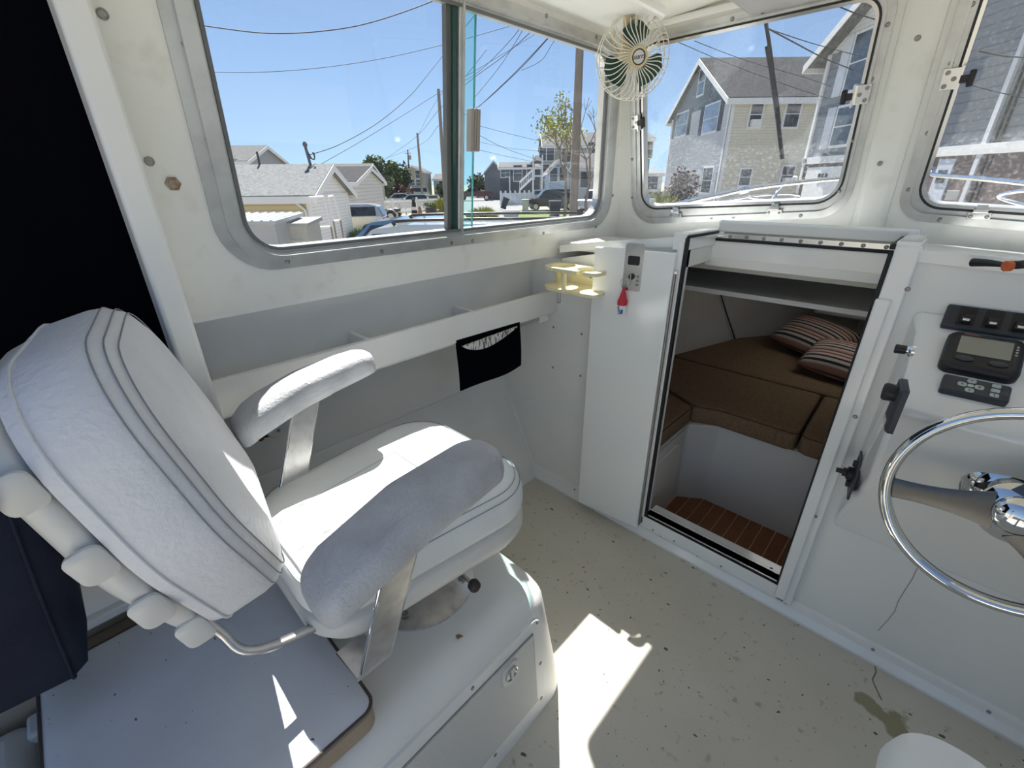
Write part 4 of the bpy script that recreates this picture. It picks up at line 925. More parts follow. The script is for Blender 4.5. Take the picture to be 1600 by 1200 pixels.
def stripes():
    m = bpy.data.materials.new('striped_fabric'); m.use_nodes = True; nt = m.node_tree; b = nt.nodes['Principled BSDF']; b.inputs['Roughness'].default_value = .9
    tc = nt.nodes.new('ShaderNodeTexCoord'); sp = nt.nodes.new('ShaderNodeSeparateXYZ'); nt.links.new(tc.outputs['Object'], sp.inputs[0])
    mu = nt.nodes.new('ShaderNodeMath'); mu.operation = 'MULTIPLY'; mu.inputs[1].default_value = 9.0; nt.links.new(sp.outputs[1], mu.inputs[0])
    fr = nt.nodes.new('ShaderNodeMath'); fr.operation = 'FRACT'; nt.links.new(mu.outputs[0], fr.inputs[0])
    r = nt.nodes.new('ShaderNodeValToRGB'); r.color_ramp.interpolation = 'CONSTANT'; el = r.color_ramp.elements
    cols = [(0, (.50,.44,.38)), (.14, (.03,.025,.03)), (.24, (.50,.44,.38)), (.36, (.30,.06,.05)), (.46, (.50,.44,.38)), (.56, (.10,.07,.06)), (.66, (.42,.22,.16)), (.78, (.50,.44,.38)), (.88, (.03,.025,.03))]
    el[0].position = 0; el[0].color = (*cols[0][1], 1); el[1].position = cols[1][0]; el[1].color = (*cols[1][1], 1)
    for p, c in cols[2:]: e_ = el.new(p); e_.color = (*c, 1)
    nt.links.new(fr.outputs[0], r.inputs[0]); nt.links.new(r.outputs[0], b.inputs['Base Color']); return m
STR = stripes()
def pillow(q, z, rx, rz, tilt_, lab):
    p = onz(*q, z); mb = MB(); n = 14; top = []; bot = []
    w = .21; h = .16; vv = []
    for j in range(n+1):
        for i in range(n+1):
            u = i/n*2-1; v = j/n*2-1; th_ = .085*((1-abs(u)**2.4)*(1-abs(v)**2.4))**.55; pin = 1-.07*(u*u*v*v)-.05*(1-u*u)*abs(v)**6-.05*(1-v*v)*abs(u)**6
            vv.append(Vector((u*w*pin, v*h*pin, th_)))
    N_ = len(vv); vv += [Vector((a.x, a.y, -a.z*.7)) for a in vv]; ff = []
    for j in range(n):
        for i in range(n): a = j*(n+1)+i; ff += [(a, a+1, a+n+2, a+n+1), (N_+a, N_+a+n+1, N_+a+n+2, N_+a+1)]
    mb.add(vv, ff); me = bpy.data.meshes.new('pillow'); me.from_pydata(mb.v, [], mb.f); me.shade_smooth()
    bm = bmesh.new(); bm.from_mesh(me); bmesh.ops.remove_doubles(bm, verts=bm.verts, dist=.0005); bmesh.ops.recalc_face_normals(bm, faces=bm.faces); bm.to_mesh(me); bm.free()
    o = link('striped_pillow', me, STR); o.location = p; o.rotation_euler = (tilt_, rx, rz); o['label'] = lab; o['category'] = 'pillow'; o['group'] = 'striped pillows in the bow'
pillow((1272, 527), .59, .10, math.radians(-20), .40, 'red black and cream striped pillow lying furthest forward on the berth')
pillow((1322, 566), .565, .06, math.radians(-8), .30, 'striped pillow nearest the doorway edge, leaning on the other pillow')
# zip strip and shelf on the cabin side
cz = [onplane(x, y, (1, 0, 0), -.98) for x, y in ((1117, 436), (1132, 480), (1146, 535))]
def hullp(x, y):
    best = None
    for k in range(400):
        t = 1.0+k*.008; p = EYE + ray(x, y)*t
        if p.y > 1.7 and p.x <= -.22-hullx(p.y, p.z)*(.82+.25*min(1, max(0, p.z)/1.1))+.004: return p
    return p
zs = [hullp(x, y)+Vector((.004, -.006, 0)) for x, y in ((1118, 437), (1125, 462), (1133, 488), (1141, 512), (1149, 536))]
MB().tube(zs, .022, 6, flat=.2).build('lining_seam', CABIN, cw)
zz = [p+Vector((.012, -.012, 0)) for p in zs]; MB().tube(zz, .004, 5).build('zip', BLACK, cw)
q = onplane(1330, 460, (0, 1, 0), 3.6); MB().box((q.x-.18, 3.6, q.z-.10), (q.x+.35, 3.63, q.z+.12)).build('shelf_niche', mat('niche_grey', (.33,.32,.31), .5), cw, bevel=.02)
MB().box((q.x-.17, 3.56, q.z-.15), (q.x+.30, 3.60, q.z-.11)).build('niche_lip', GELG, cw, bevel=.012)

# ================================================================== OUTSIDE: the boat's own hull and rails
def frosted():
    m = bpy.data.materials.new('frosted_acrylic'); m.use_nodes = True; nt = m.node_tree; nt.nodes.clear()
    o = nt.nodes.new('ShaderNodeOutputMaterial'); t = nt.nodes.new('ShaderNodeBsdfTranslucent'); t.inputs[0].default_value = (.93, .92, .90, 1)
    d = nt.nodes.new('ShaderNodeBsdfDiffuse'); d.inputs[0].default_value = (.8, .8, .8, 1); x = nt.nodes.new('ShaderNodeMixShader'); x.inputs[0].default_value = .15
    nt.links.new(t.outputs[0], x.inputs[1]); nt.links.new(d.outputs[0], x.inputs[2]); nt.links.new(x.outputs[0], o.inputs[0]); return m
hl = struct('wall_hull', (-.2, 3, 0), 'white foredeck and hull of the boat outside the windows')
mb = MB(); rr = []
for k in range(15):
    y = 2.05+3.4*k/14; t = (y-2.05)/3.4; hw = 1.22*(1-t**2.4)+.02; zc_ = 1.14-.03*t
    rr.append([Vector((-.22+hw*s, y, zc_-.10*abs(s)**2)) for s in (-1, -.5, 0, .5, 1)] + [Vector((-.22+.75*hw*s, y+.0, -.9)) for s in (1, -1)])
rr = [[r_[0], r_[4], r_[5], r_[6]] for r_ in rr]; mb.add([p for r_ in rr for p in r_], [(i*4+k, i*4+k+1, i*4+k+5, i*4+k+4) for i in range(14) for k in (1, 2)] + [(i*4+3, i*4, i*4+4, i*4+7) for i in range(14)]).build('hull_sides', GEL, hl, smooth=.5)
hdk = [(-.22+(1.22*(1-((y-2.05)/3.4)**2.4)+.02), y) for y in [2.05+3.4*k/14 for k in range(15)]]
deck_ol = hdk + [(-.44-x, y) for x, y in reversed(hdk)]
HOL = rpoly([(HX0, HY0), (HX1, HY0), (HX1, HY1), (HX0, HY1)], .05, 4)
MB().plate(deck_ol, [HOL], lambda a, b: Vector((a, b, 1.13-.03*(b-2.05)/3.4-.08*((a+.22)/1.24)**2)), Vector((0, 0, -1)), .02).build('foredeck', GEL, hl)
MB().plate(offs(HOL, -.03), [offs(HOL, .012)], lambda a, b: Vector((a, b, 1.118)), Vector((0, 0, 1)), .03).build('added_hatch_rim', ALU, hl)
MB().plate(offs(HOL, .005), [], lambda a, b: Vector((a, b, 1.128)), Vector((0, 0, 1)), .010).build('added_hatch_pane', frosted(), hl)  # pane of the added hatch, spreads sunlight into the cabin
MB().box((-1.70, -2.4, 1.17), (-1.362, 2.08, 1.20)).build('side_deck', GEL, hl)
MB().box((-1.66, 1.56, -.9), (-1.20, 2.08, 1.19)).build('hull_shoulder', GEL, hl)
MB().box((-1.70, -2.4, -.9), (-1.625, 1.60, 1.19)).build('hull_topside', GEL, hl)
# pilothouse roof with its brow over the windshield
MB().sweep(rpoly([(-1.20, -.08), (.80, -.08), (.80, 2.04), (.55, 2.11), (-.95, 2.11), (-1.20, 2.04)], .03, 4), [(.01, 2.055), (0, 2.065), (0, 2.10), (.03, 2.13)], ident).build('roof', GEL, ce, smooth=.6)
rail_lab = {'port': 'polished steel bow rail seen through the port forward window', 'star': 'polished steel bow rail seen through the starboard forward window'}
def yz(x, y, Y): return onplane(x, y, (0, 1, 0), Y)
rp = thing('bow_rail', yz(1062, 320, 2.5), rail_lab['port'], 'rail')
port = spline([yz(1040, 330, 2.40), yz(1062, 319, 2.55), yz(1120, 305, 2.95), yz(1190, 292, 3.5), yz(1300, 280, 4.3), yz(1400, 274, 5.0), yz(1452, 272, 5.35)], 6)
MB().tube(port, .0155, 10).build('rail_tube', CHROME, rp, smooth=3)
MB().tube([yz(1222, 290, 3.75), yz(1203, 316, 3.70), yz(1190, 345, 3.65)], .0125, 10).build('stanchion', CHROME, rp, smooth=3)
cl = yz(1161, 297, 3.25); MB().lathe([(.022,-.03),(.024,0),(.022,.03)], cl, (0.5,.8,.1), 12).build('clamp', STEEL, rp, smooth=.7)
MB().tube(spline([yz(1120, 316, 3.1), yz(1180, 306, 3.5), yz(1230, 303, 3.9), yz(1250, 306, 4.1)], 6), .009, 8).build('rail_brace', CHROME, rp, smooth=3)
MB().tube([yz(1170, 308, 3.4), yz(1205, 315, 3.8), yz(1240, 309, 4.0)], .008, 8).build('anchor_line_guide', STEEL, rp, smooth=3)
rs = thing('bow_rail', yz(1600, 285, 3.9), rail_lab['star'], 'rail')
star = spline([yz(1458, 262, 5.2), yz(1456, 272, 5.15), yz(1475, 275, 4.9), yz(1530, 279, 4.4), yz(1600, 286, 3.9), yz(1720, 300, 3.2)], 6)
MB().tube(star, .0155, 10).build('rail_tube', CHROME, rs, smooth=3)
MB().tube(spline([yz(1640, 297, 3.6), yz(1590, 299, 3.9), yz(1562, 305, 4.0), yz(1568, 311, 4.0), yz(1600, 320, 3.8), yz(1660, 332, 3.5)], 6), .011, 8).build('cleat_loop', CHROME, rs, smooth=3)

# ================================================================== GROUND
GZ = -1.0
POLE = mat('pole_wood', (.30,.25,.20), .9, c2=(.22,.18,.15), nscale=6, stretch=(6, 6, .6))
def gmat(name, a, b, sc, c=None):
    return mat(name, a, .95, c2=b, nscale=sc, ndetail=8, lo=.35, hi=.7, spec=.1)
def gpoly(name, pts, z, m, lab):
    mb = MB(); n = len(pts); P = [loc(a, b, z) for a, b in pts]; mb.add(P + [p-Vector((0,0,.25)) for p in P], [tuple(range(n)), tuple(range(2*n-1, n-1, -1))]+[(k, (k+1) % n, n+(k+1) % n, n+k) for k in range(n)])
    return mb.build(name, m, None, kind='structure', label=lab)
gpoly('ground', [(-60, -140), (420, -260), (420, 260), (-60, 140)], GZ-.06, gmat('dry_ground', (.33,.30,.24), (.26,.24,.19), .35), 'sandy ground of the neighbourhood')
gpoly('street', [(14, -1.0), (25, -2.6), (60, -7.6), (160, -22), (160, -14), (60, .5), (40, 5.2), (28, 7.5), (14, 8.0)], GZ-.03, gmat('asphalt', (.26,.26,.26), (.22,.22,.22), 2.5), 'pale grey asphalt street')
gpoly('gravel_yard', [(10, -14), (10, -1.3), (36, -4.6), (40, -14)], GZ-.04, gmat('gravel', (.44,.39,.32), (.26,.23,.18), 9), 'pebble yard beside the trailer')
GRASS = gmat('lawn', (.12,.18,.045), (.19,.22,.07), 1.4)
gpoly('lawn_verge', [(36, 1.0), (36, 7.5), (43, 6.5), (46, -.4), (44, -1.2)], GZ-.02, GRASS, 'grass verge across the street')
gpoly('lawn', [(60, -14.5), (62, -9.8), (110, -17), (110, -23)], GZ-.02, GRASS, 'far strip of lawn along the street')

# ================================================================== HOUSE BUILDER
def siding(name, col, course=.11, rough=.7):
    if name in MATS: return MATS[name]
    m = bpy.data.materials.new(name); m.use_nodes = True; nt = m.node_tree; b = nt.nodes['Principled BSDF']; b.inputs['Roughness'].default_value = rough; b.inputs['Specular IOR Level'].default_value = .2
    tc = nt.nodes.new('ShaderNodeTexCoord'); sp = nt.nodes.new('ShaderNodeSeparateXYZ'); nt.links.new(tc.outputs['Object'], sp.inputs[0])
    mu = nt.nodes.new('ShaderNodeMath'); mu.operation = 'MULTIPLY'; mu.inputs[1].default_value = 1/course; nt.links.new(sp.outputs[2], mu.inputs[0])
    fr = nt.nodes.new('ShaderNodeMath'); fr.operation = 'FRACT'; nt.links.new(mu.outputs[0], fr.inputs[0])
    r = nt.nodes.new('ShaderNodeValToRGB'); e = r.color_ramp.elements; e[0].position = .0; e[0].color = (*[c*.62 for c in col], 1); e[1].position = .22; e[1].color = (*col, 1)
    nt.links.new(fr.outputs[0], r.inputs[0]); nt.links.new(r.outputs[0], b.inputs['Base Color'])
    bp = nt.nodes.new('ShaderNodeBump'); bp.inputs['Strength'].default_value = .5; bp.inputs['Distance'].default_value = .02; nt.links.new(fr.outputs[0], bp.inputs['Height']); nt.links.new(bp.outputs[0], b.inputs['Normal'])
    MATS[name] = m; return m
def shingles(name, a, b): return mat(name, a, .95, c2=b, nscale=9, ndetail=6, lo=.35, hi=.65, spec=.1, stretch=(1, 1, 2.2))
WT = mat('white_trim', (.80,.80,.79), .6); PANEG = mat('house_pane', (.05,.06,.075), .08, spec=.9); BLUEPANE = mat('house_pane_blue', (.22,.30,.42), .15, spec=.9)
R_GREY = shingles('roof_grey', (.18,.18,.18), (.11,.11,.11)); R_LIGHT = shingles('roof_light', (.24,.245,.245), (.165,.17,.17)); R_DARK = shingles('roof_dark', (.075,.073,.075), (.04,.04,.042))
def house(name, lab, a0, b0, L, W, he, hr, ridge, wallm, roofm, gablem=None, z0=None, over=.3, cat='house', split=None, rot=0):
    """corner nearest the boat at (a0,b0); W along +b, L along +a; ridge 'a' or 'b'. returns root and a face mapper"""
    z0 = GZ-.05 if z0 is None else z0
    ca, sa = math.cos(rot), math.sin(rot)
    root = thing(name, loc(a0, b0, z0), lab, cat)
    def P(a, b, z): return loc(a0+a*ca-b*sa, b0+a*sa+b*ca, z0+z)
    mb = MB()
    if ridge == 'b': G = [P(L/2, 0, hr), P(L/2, W, hr)]
    else: G = [P(0, W/2, hr), P(L, W/2, hr)]
    c = [P(0,0,0), P(0,W,0), P(L,W,0), P(L,0,0), P(0,0,he), P(0,W,he), P(L,W,he), P(L,0,he)]
    body = MB().add(c, [(0,1,2,3), (0,4,5,1), (1,5,6,2), (2,6,7,3), (3,7,4,0), (4,7,6,5)]).build('walls', wallm, root)
    gm = gablem or wallm
    if ridge == 'b':
        for g, i, j in ((G[0], 4, 7), (G[1], 5, 6)): MB().add([c[i], c[j], g, c[i]+(G[1]-G[0])*(.02/W)*(1 if g is G[0] else -1), c[j]+(G[1]-G[0])*(.02/W)*(1 if g is G[0] else -1), g+(G[1]-G[0])*(.02/W)*(1 if g is G[0] else -1)], [(0,1,2),(5,4,3),(0,3,4,1),(1,4,5,2),(2,5,3,0)]).build('gable', gm, root)
    else:
        for g, i, j in ((G[0], 4, 5), (G[1], 7, 6)): MB().add([c[i], c[j], g, c[i]+(G[1]-G[0])*(.02/L)*(1 if g is G[0] else -1), c[j]+(G[1]-G[0])*(.02/L)*(1 if g is G[0] else -1), g+(G[1]-G[0])*(.02/L)*(1 if g is G[0] else -1)], [(0,1,2),(5,4,3),(0,3,4,1),(1,4,5,2),(2,5,3,0)]).build('gable', gm, root)
    dz = Vector((0, 0, .12)); 
    def slope(e0, e1, r0, r1):
        d = (e0-r0); d = d/ d.length*over; w = (r1-r0).normalized()*over
        q = [e0+d-w, e1+d+w, r1+w, r0-w]; s = MB().add(q+[p+dz for p in q], [(0,1,2,3),(7,6,5,4),(0,4,5,1),(1,5,6,2),(2,6,7,3),(3,7,4,0)]).build('roof_slope', roofm, root)
        f = MB(); 
        for x, y in ((0, 1), (1, 2), (0, 3)):
            pa, pb = q[x], q[y]; f.add([pa-Vector((0,0,.14)), pb-Vector((0,0,.14)), pb+Vector((0,0,.09)), pa+Vector((0,0,.09))]+[p+(( (q[0]+q[1]+q[2]+q[3])/4-p).normalized()*-.04) for p in (pa-Vector((0,0,.14)), pb-Vector((0,0,.14)), pb+Vector((0,0,.09)), pa+Vector((0,0,.09)))], [(0,1,2,3),(7,6,5,4),(0,4,5,1),(1,5,6,2),(2,6,7,3),(3,7,4,0)])
        f.build('fascia', WT, s)
    if ridge == 'b': slope(c[4], c[5], G[0], G[1]); slope(c[7], c[6], G[0], G[1])
    else: slope(c[4], c[7], G[0], G[1]); slope(c[5], c[6], G[0], G[1])
    def face(f, s, z):
        if f == 'F': return P(0, s, z), (P(0, 1, 0)-P(0, 0, 0)), (P(-1, 0, 0)-P(0, 0, 0))
        if f == 'S': return P(s, 0, z), (P(-1, 0, 0)-P(0, 0, 0)), (P(0, -1, 0)-P(0, 0, 0))
        if f == 'R': return P(s, W, z), (P(1, 0, 0)-P(0, 0, 0)), (P(0, 1, 0)-P(0, 0, 0))
    def win(f, s, z, w, h, shutters=None, pane=PANEG, trim=WT, rails=1, cols=1, nm='window'):
        o, u, n = face(f, s, z); M = frame_M(o, u, n)    # x along wall, z outwards, y up
        if (M.to_3x3() @ Vector((0, 1, 0))).z < 0: M = frame_M(o, -u, n)
        fr_ = MB()
        fr_.box((-w/2-.055, -h/2-.055, -.02), (w/2+.055, h/2+.055, .05), M); r = fr_.build(nm, trim, root)
        for i in range(cols):
            for j in range(rails+1):
                x0 = -w/2+w*i/cols+.02; x1 = -w/2+w*(i+1)/cols-.02; y0 = -h/2+h*j/(rails+1)+.02; y1 = -h/2+h*(j+1)/(rails+1)-.02
                MB().box((x0, y0, .04), (x1, y1, .058), M).build('pane', pane, r)
        if shutters:
            for sd in shutters[1]: MB().box((sd*(w/2+.10)-(.38 if sd < 0 else 0), -h/2-.05, 0), (sd*(w/2+.10)+(.38 if sd > 0 else 0), h/2+.05, .06), M).build('shutter', shutters[0], r)
        return r, M
    def band(f, s0, s1, z0_, z1_, t, m, nm):
        o, u, n = face(f, s0, z0_); o2, _, _ = face(f, s1, z0_); n = n.normalized()
        up = Vector((0, 0, z1_-z0_)); q = [o, o2, o2+up, o+up]
        return MB().add(q+[p+n*t for p in q], [(0,1,2,3),(7,6,5,4),(0,4,5,1),(1,5,6,2),(2,6,7,3),(3,7,4,0)]).build(nm, m, root)
    return root, win, band, P, face
def fz_(px, py, a): p = at(px, py, a); return p
def ab(px, py, a): p = at(px, py, a)-EYE; return p.dot(RTH), p.z+EYE.z      # (b, z)

# --- the cream house with the grey gable
b1, ze = ab(1146, 150, 22.0); _, zrg = ab(1092, 93, 25.8)
SH1 = mat('shutter_dark', (.07,.08,.09), .6)
h1, win, band, P, face = house('cream_house', 'two storey cream sided house with a dark grey gable across the street', 22.0, b1, 7.6, 7.5, ze-GZ, zrg-GZ, 'b', siding('siding_cream', (.70,.66,.55)), R_DARK, siding('siding_slate', (.16,.19,.22)))
band('S', 0, 7.6, .1, ze-GZ-.05, .03, siding('siding_palegrey', (.62,.63,.64)), 'street_wall')
band('F', 0, .14, 0, ze-GZ, .04, WT, 'corner_board'); band('S', 0, .14, 0, ze-GZ, .05, WT, 'corner_board'); band('S', 7.46, 7.6, 0, ze-GZ, .05, WT, 'corner_board')
def on_face_S(px, py, bb):   # pixel to (a-distance, height) on plane b=bb
    d = ray(px, py); t = bb/d.dot(RTH); p = EYE+d*t; return p.dot(FWH)-EYE.dot(FWH), p.z
def on_face_F(px, py, aa): p = at(px, py, aa); return (p-EYE).dot(RTH), p.z
for px, py, w, h, cols in ((1066, 193, 1.75, 1.10, 3), (1112, 183, 1.65, 1.15, 2)):
    s, z = on_face_S(px, py, b1); r_, M_ = win('S', s-22.0, z-GZ, w, h, (SH1, (-1, 1)), BLUEPANE if px > 1090 else PANEG, cols=cols)
s, z = on_face_S(1106, 280, b1); win('S', s-22.0, z-GZ, 1.1, 1.1, (mat('shutter_grey', (.33,.36,.40), .6), (-1, 1)), cols=1)
s, z = on_face_S(1097, 126, b1-.03); win('S', s-22.0, z-GZ, .75, 1.1)
for px, py, w, h in ((1181, 177, .52, .95), (1238, 176, .62, 1.0), (1164, 275, .5, .68), (1230, 272, .55, .75)):
    b_, z = on_face_F(px, py, 22.0); r_, M_ = win('F', b_-b1, z-GZ, w, h)
    if px in (1181, 1230): MB().box((-.2, -h/2, .05), (.2, -h/2+.28, .25), M_).build('window_unit', WT, r_)

# --- tall grey house on the right
b2 = ab(1250, 283, 17.0)[0]; _, ze2 = ab(1279, 84, 17.0)
ASH = siding('siding_ash', (.235,.255,.285), .2)
h2, win, band, P, face = house('grey_house', 'tall grey shingled house with white trim band and brown garage level', 2.5, b2, 14.5, 9, ze2-GZ, ze2-GZ+4.2, 'b', ASH, R_GREY, siding('siding_white', (.74,.75,.74)), over=.5)
zb0 = on_face_S(1250, 255, b2)[1]; zb1 = on_face_S(1250, 245, b2)[1]
band('S', 0, 14.5, 0, zb0-GZ, .03, mat('brown_garage', (.20,.155,.14), .8, c2=(.16,.12,.11), nscale=4), 'garage_level')
band('S', 0, 14.5, zb0-GZ, zb1-GZ, .08, WT, 'trim_band')
band('S', 14.38, 14.5, 0, ze2-GZ, .06, WT, 'corner_board'); 
SH2 = mat('shutter_white', (.66,.69,.74), .6)
for px, py, h in ((1346, 92, 1.45), (1320, 194, 1.05)):
    s, z = on_face_S(px, py, b2); win('S', s-2.5, z-GZ, .80, h, (SH2, (-1,)))
for px0, px1 in ((1265, 1330),):
    s0 = on_face_S(px0, 260, b2)[0]; zt_ = on_face_S(1290, 258, b2)[1]
    s1_ = s0-2.9; g = band('S', s1_-2.5, s0-2.5, 0, zt_-GZ, .06, WT, 'garage_door')
    for k in range(2):
        for i in range(3):
            for j in range(2):
                o, u, n = face('S', s0-2.5-.75-k*1.1-i*.17, zt_-GZ-.40+j*.15); MB().box((-.06, -.055, .055), (.06, .055, .075), frame_M(o, u, n)).build('garage_pane', PANEG, g)
# door level seen through the starboard window
s0 = on_face_S(1468, 262, b2)[0]; s1_ = on_face_S(1492, 262, b2)[0]; zt_ = on_face_S(1478, 245, b2)[1]
g = band('S', min(s0, s1_)-2.5, max(s0, s1_)-2.5, 0, zt_-GZ, .06, mat('door_bluegrey', (.55,.60,.68), .6), 'side_door')
for i in range(2):
    for j in range(2):
        o, u, n = face('S', (s0+s1_)/2-2.5+.12*(i-.5), zt_-GZ-.45+j*.16); MB().box((-.05, -.06, .055), (.05, .06, .075), frame_M(o, u, n)).build('door_pane', PANEG, g)
for px0, py0, px1, py1 in ((1600, 85, 1505, 305),):
    s, z = on_face_S(1535, 240, b2); band('S', s-2.5-.05, s-2.5+.05, 0, ze2-GZ, .07, SH2, 'downspout')
for k, px in enumerate((1548, 1556)):
    s = on_face_S(px, 240, b2)[0]; band('S', s-2.5-.012, s-2.5+.012, .5, ze2-GZ-1, .05, BLACK, 'cable_drop')
o, u, n = face('S', on_face_S(1252, 250, b2)[0]-2.5-.35, (zb0+zb1)/2-GZ)
text('house_number', '19', frame_M(o+n.normalized()*.09, FWH*-1, n), .22, BLACK, h2, .004)
o, u, n = face('S', on_face_S(1262, 270, b2)[0]-2.5+.5, zb0-GZ-.55); MB().lathe([(.05,0),(.09,.04),(.09,.16),(.03,.2)], o+n.normalized()*.1, (0,0,1), 10).build('wall_lantern', SH2, h2)

# --- garage on the left with its sheds
bg_, zeg = ab(482, 302, 16.8); _, zrg_ = ab(492, 259, 18.8)
g1, win, band, P, face = house('garage', 'low garage with light grey shingle roof and yellow side near the left window edge', 16.8, bg_-7.5, 4.0, 7.5, zeg-GZ, zrg_-GZ, 'b', siding('siding_yellow', (.62,.53,.33), .16), R_LIGHT, siding('siding_bright', (.80,.82,.84), .12), cat='garage')
band('R', 0, 4.0, 0, zeg-GZ, .03, MATS['siding_bright'], 'gable_wall')
band('F', 7.36, 7.5, 0, zeg-GZ, .04, WT, 'corner_board')
MB().tube([P(-.15, 6.5, zeg-GZ-.02), P(-.15, 6.9, zeg-GZ-.1), P(-.05, 7.3, zeg-GZ-.5), P(-.05, 7.32, .2)], .05, 8).build('downspout', WT, g1, smooth=1)
MB().tube([P(2.0, 5.0, zrg_-GZ+.05), P(2.0, 5.0, zrg_-GZ+.55)], .04, 8).build('roof_vent', mat('vent_dark', (.06,.06,.06), .7), g1)
ma = thing('service_mast', P(2.1, 7.62, 0), 'leaning dark service mast with loose cables at the garage gable', 'mast')
mt0 = at(497, 300, 18.7); mt1 = at(477, 229, 18.7); MB().tube([mt0-Vector((0,0,1.5)), mt0, mt1], .055, 8).build('mast_pipe', mat('mast_grey', (.12,.12,.12), .6), ma, smooth=1)
MB().lathe([(.07,0),(.09,.08),(.05,.16)], mt1, (0,0,1), 10).build('weather_head', MATS['mast_grey'], ma)
for k in range(3): MB().tube(spline([mt1, at(484+k*2, 246+k, 18.7), at(492, 249-3*k, 18.7), at(488+k, 238, 18.7)]), .012, 5).build('cable_loop', BLACK, ma, smooth=3)
def shed(name, px0, px1, pyt, a, depth, m, top, lab, cat='shed'):
    b0_, zt_ = ab(px0, pyt, a); b1_, _ = ab(px1, pyt, a); r = thing(name, loc(a, b0_, GZ-.05), lab, cat)
    def Q(a_, b_, z_): return loc(a+a_, b_, z_)
    MB().hexa([Q(0,b0_,GZ-.05), Q(0,b1_,GZ-.05), Q(depth,b1_,GZ-.05), Q(depth,b0_,GZ-.05), Q(0,b0_,zt_), Q(0,b1_,zt_), Q(depth,b1_,zt_+.05), Q(depth,b0_,zt_+.05)]).build('body', m, r)
    MB().hexa([Q(-.1,b0_-.08,zt_-.02), Q(-.1,b1_+.08,zt_-.02), Q(depth,b1_+.08,zt_+.04), Q(depth,b0_-.08,zt_+.04), Q(-.1,b0_-.08,zt_+.04), Q(-.1,b1_+.08,zt_+.04), Q(depth,b1_+.08,zt_+.11), Q(depth,b0_-.08,zt_+.11)]).build('lid', top, r)
    return r, Q, b0_, b1_, zt_
GREYB = mat('shed_grey', (.45,.45,.46), .7, c2=(.40,.40,.41), nscale=3)
r, Q, x0, x1, zt_ = shed('storage_shed', 340, 428, 349, 9.0, 1.2, GREYB, mat('metal_white_roof', (.45,.47,.48), .5), 'grey shed with white corrugated lid in front of the garage')
for k in range(7): bb_ = x0+(x1-x0)*k/6; MB().tube([Q(-.1, bb_, zt_+.04), Q(1.2, bb_, zt_+.11)], .025, 6).build('roof_rib', MATS['metal_white_roof'], r)
r, Q, x0, x1, zt_ = shed('storage_cabinet', 434, 478, 352, 9.6, .7, mat('cabinet_tan', (.56,.53,.46), .7), mat('cabinet_lid', (.42,.42,.40), .6), 'beige plastic storage cabinet beside the grey shed', 'cabinet')
MB().box((0, 0, 0), (1, 1, 1), frame_M(Q(-.02, x0+(x1-x0)*.2, GZ+.3), RTH, Vector((0,0,1))) @ Matrix.Diagonal(((x1-x0)*.6, .03, zt_-GZ-.6, 1))).build('door_panel', mat('cabinet_door', (.62,.58,.50), .7), r)
# white window frames leaning on the garage
for i, (q0, q1, lab) in enumerate((((483, 308), (511, 354), 'white window sash leaning against the garage gable'), ((513, 307), (526, 344), 'second white window sash behind the first at the garage'))):
    f0 = thing('window_sash', at(q0[0], q1[1], 16.0), lab, 'window frame'); P0 = at(q0[0], q0[1], 16.0); P1 = at(q1[0]-5, q0[1]-1, 16.0); P2 = at(q1[0]+6, q1[1], 16.0); P3 = at(q0[0]+8, q1[1]+1, 16.0)
    for s_, e_ in ((P0, P1), (P1, P2), (P2, P3), (P3, P0)): MB().tube([s_, e_], .035, 4).build('sash_bar', WT, f0)
    for s_ in (P2, P3): MB().tube([s_, Vector((s_.x, s_.y, GZ-.05))], .03, 4).build('prop', POLE, f0)

# --- other houses of the street
def simple(name, lab, px0, px1, pye, pyr, a, L, ridge, wm_, rm, gm=None, wins=(), **kw):
    b0_, ze_ = ab(px0, pye, a); b1_, _ = ab(px1, pye, a); _, zr_ = ab((px0+px1)/2, pyr, a+(L/2 if ridge == 'b' else 0))
    r, win, band, P, face = house(name, lab, a, b0_, L, b1_-b0_, ze_-GZ, zr_-GZ, ridge, wm_, rm, gm, over=.25, **kw)
    for px, py, w, h in wins:
        b_, z = on_face_F(px, py, a); win('F', b_-b0_, z-GZ, w, h)
    return r, win, band, P, face, b0_
simple('ranch_house', 'grey house with pale roof behind the garage at the far left', 300, 384, 252, 229, 34, 6, 'b', siding('siding_grey2', (.36,.38,.40)), R_GREY, siding('siding_grey2', (.36,.38,.40)), ((362, 258, .9, .8),))
simple('long_garage', 'dark roofed garage with white gable behind the silver hatchback', 496, 552, 284, 262, 27, 6, 'b', siding('siding_lap_white', (.66,.66,.64), .2), R_DARK, siding('siding_lap_white', (.66,.66,.64), .2), cat='garage')
simple('bungalow', 'grey roofed bungalow behind the two garages', 500, 562, 285, 257, 42, 8, 'b', siding('siding_taupe', (.40,.38,.34)), R_GREY)
simple('taupe_house', 'distant taupe three level house at the end of the street', 628, 661, 268, 259, 85, 8, 'a', siding('siding_taupe', (.40,.38,.34)), R_GREY, siding('siding_taupe', (.40,.38,.34)), ((632, 273, .9, 1.2), (653, 272, .9, 1.2), (633, 285, 1.0, 1.2), (644, 285, .9, 1.0), (654, 285, .9, 1.0), (653, 298, 2.2, 1.6)))
simple('mist_grey_house', 'hazy grey house far behind the sliding window mullion', 677, 704, 280, 272, 90, 8, 'b', siding('siding_mist', (.45,.48,.50)), R_GREY, None, ((690, 287, 1, 1),))
simple('cottage', 'small cream cottage far down the street left of the navy house', 744, 768, 291, 278, 88, 7, 'b', siding('siding_cream2', (.72,.68,.58)), R_LIGHT, None, ((760, 293, .8, 1.1), (767, 293, .8, 1.1)))
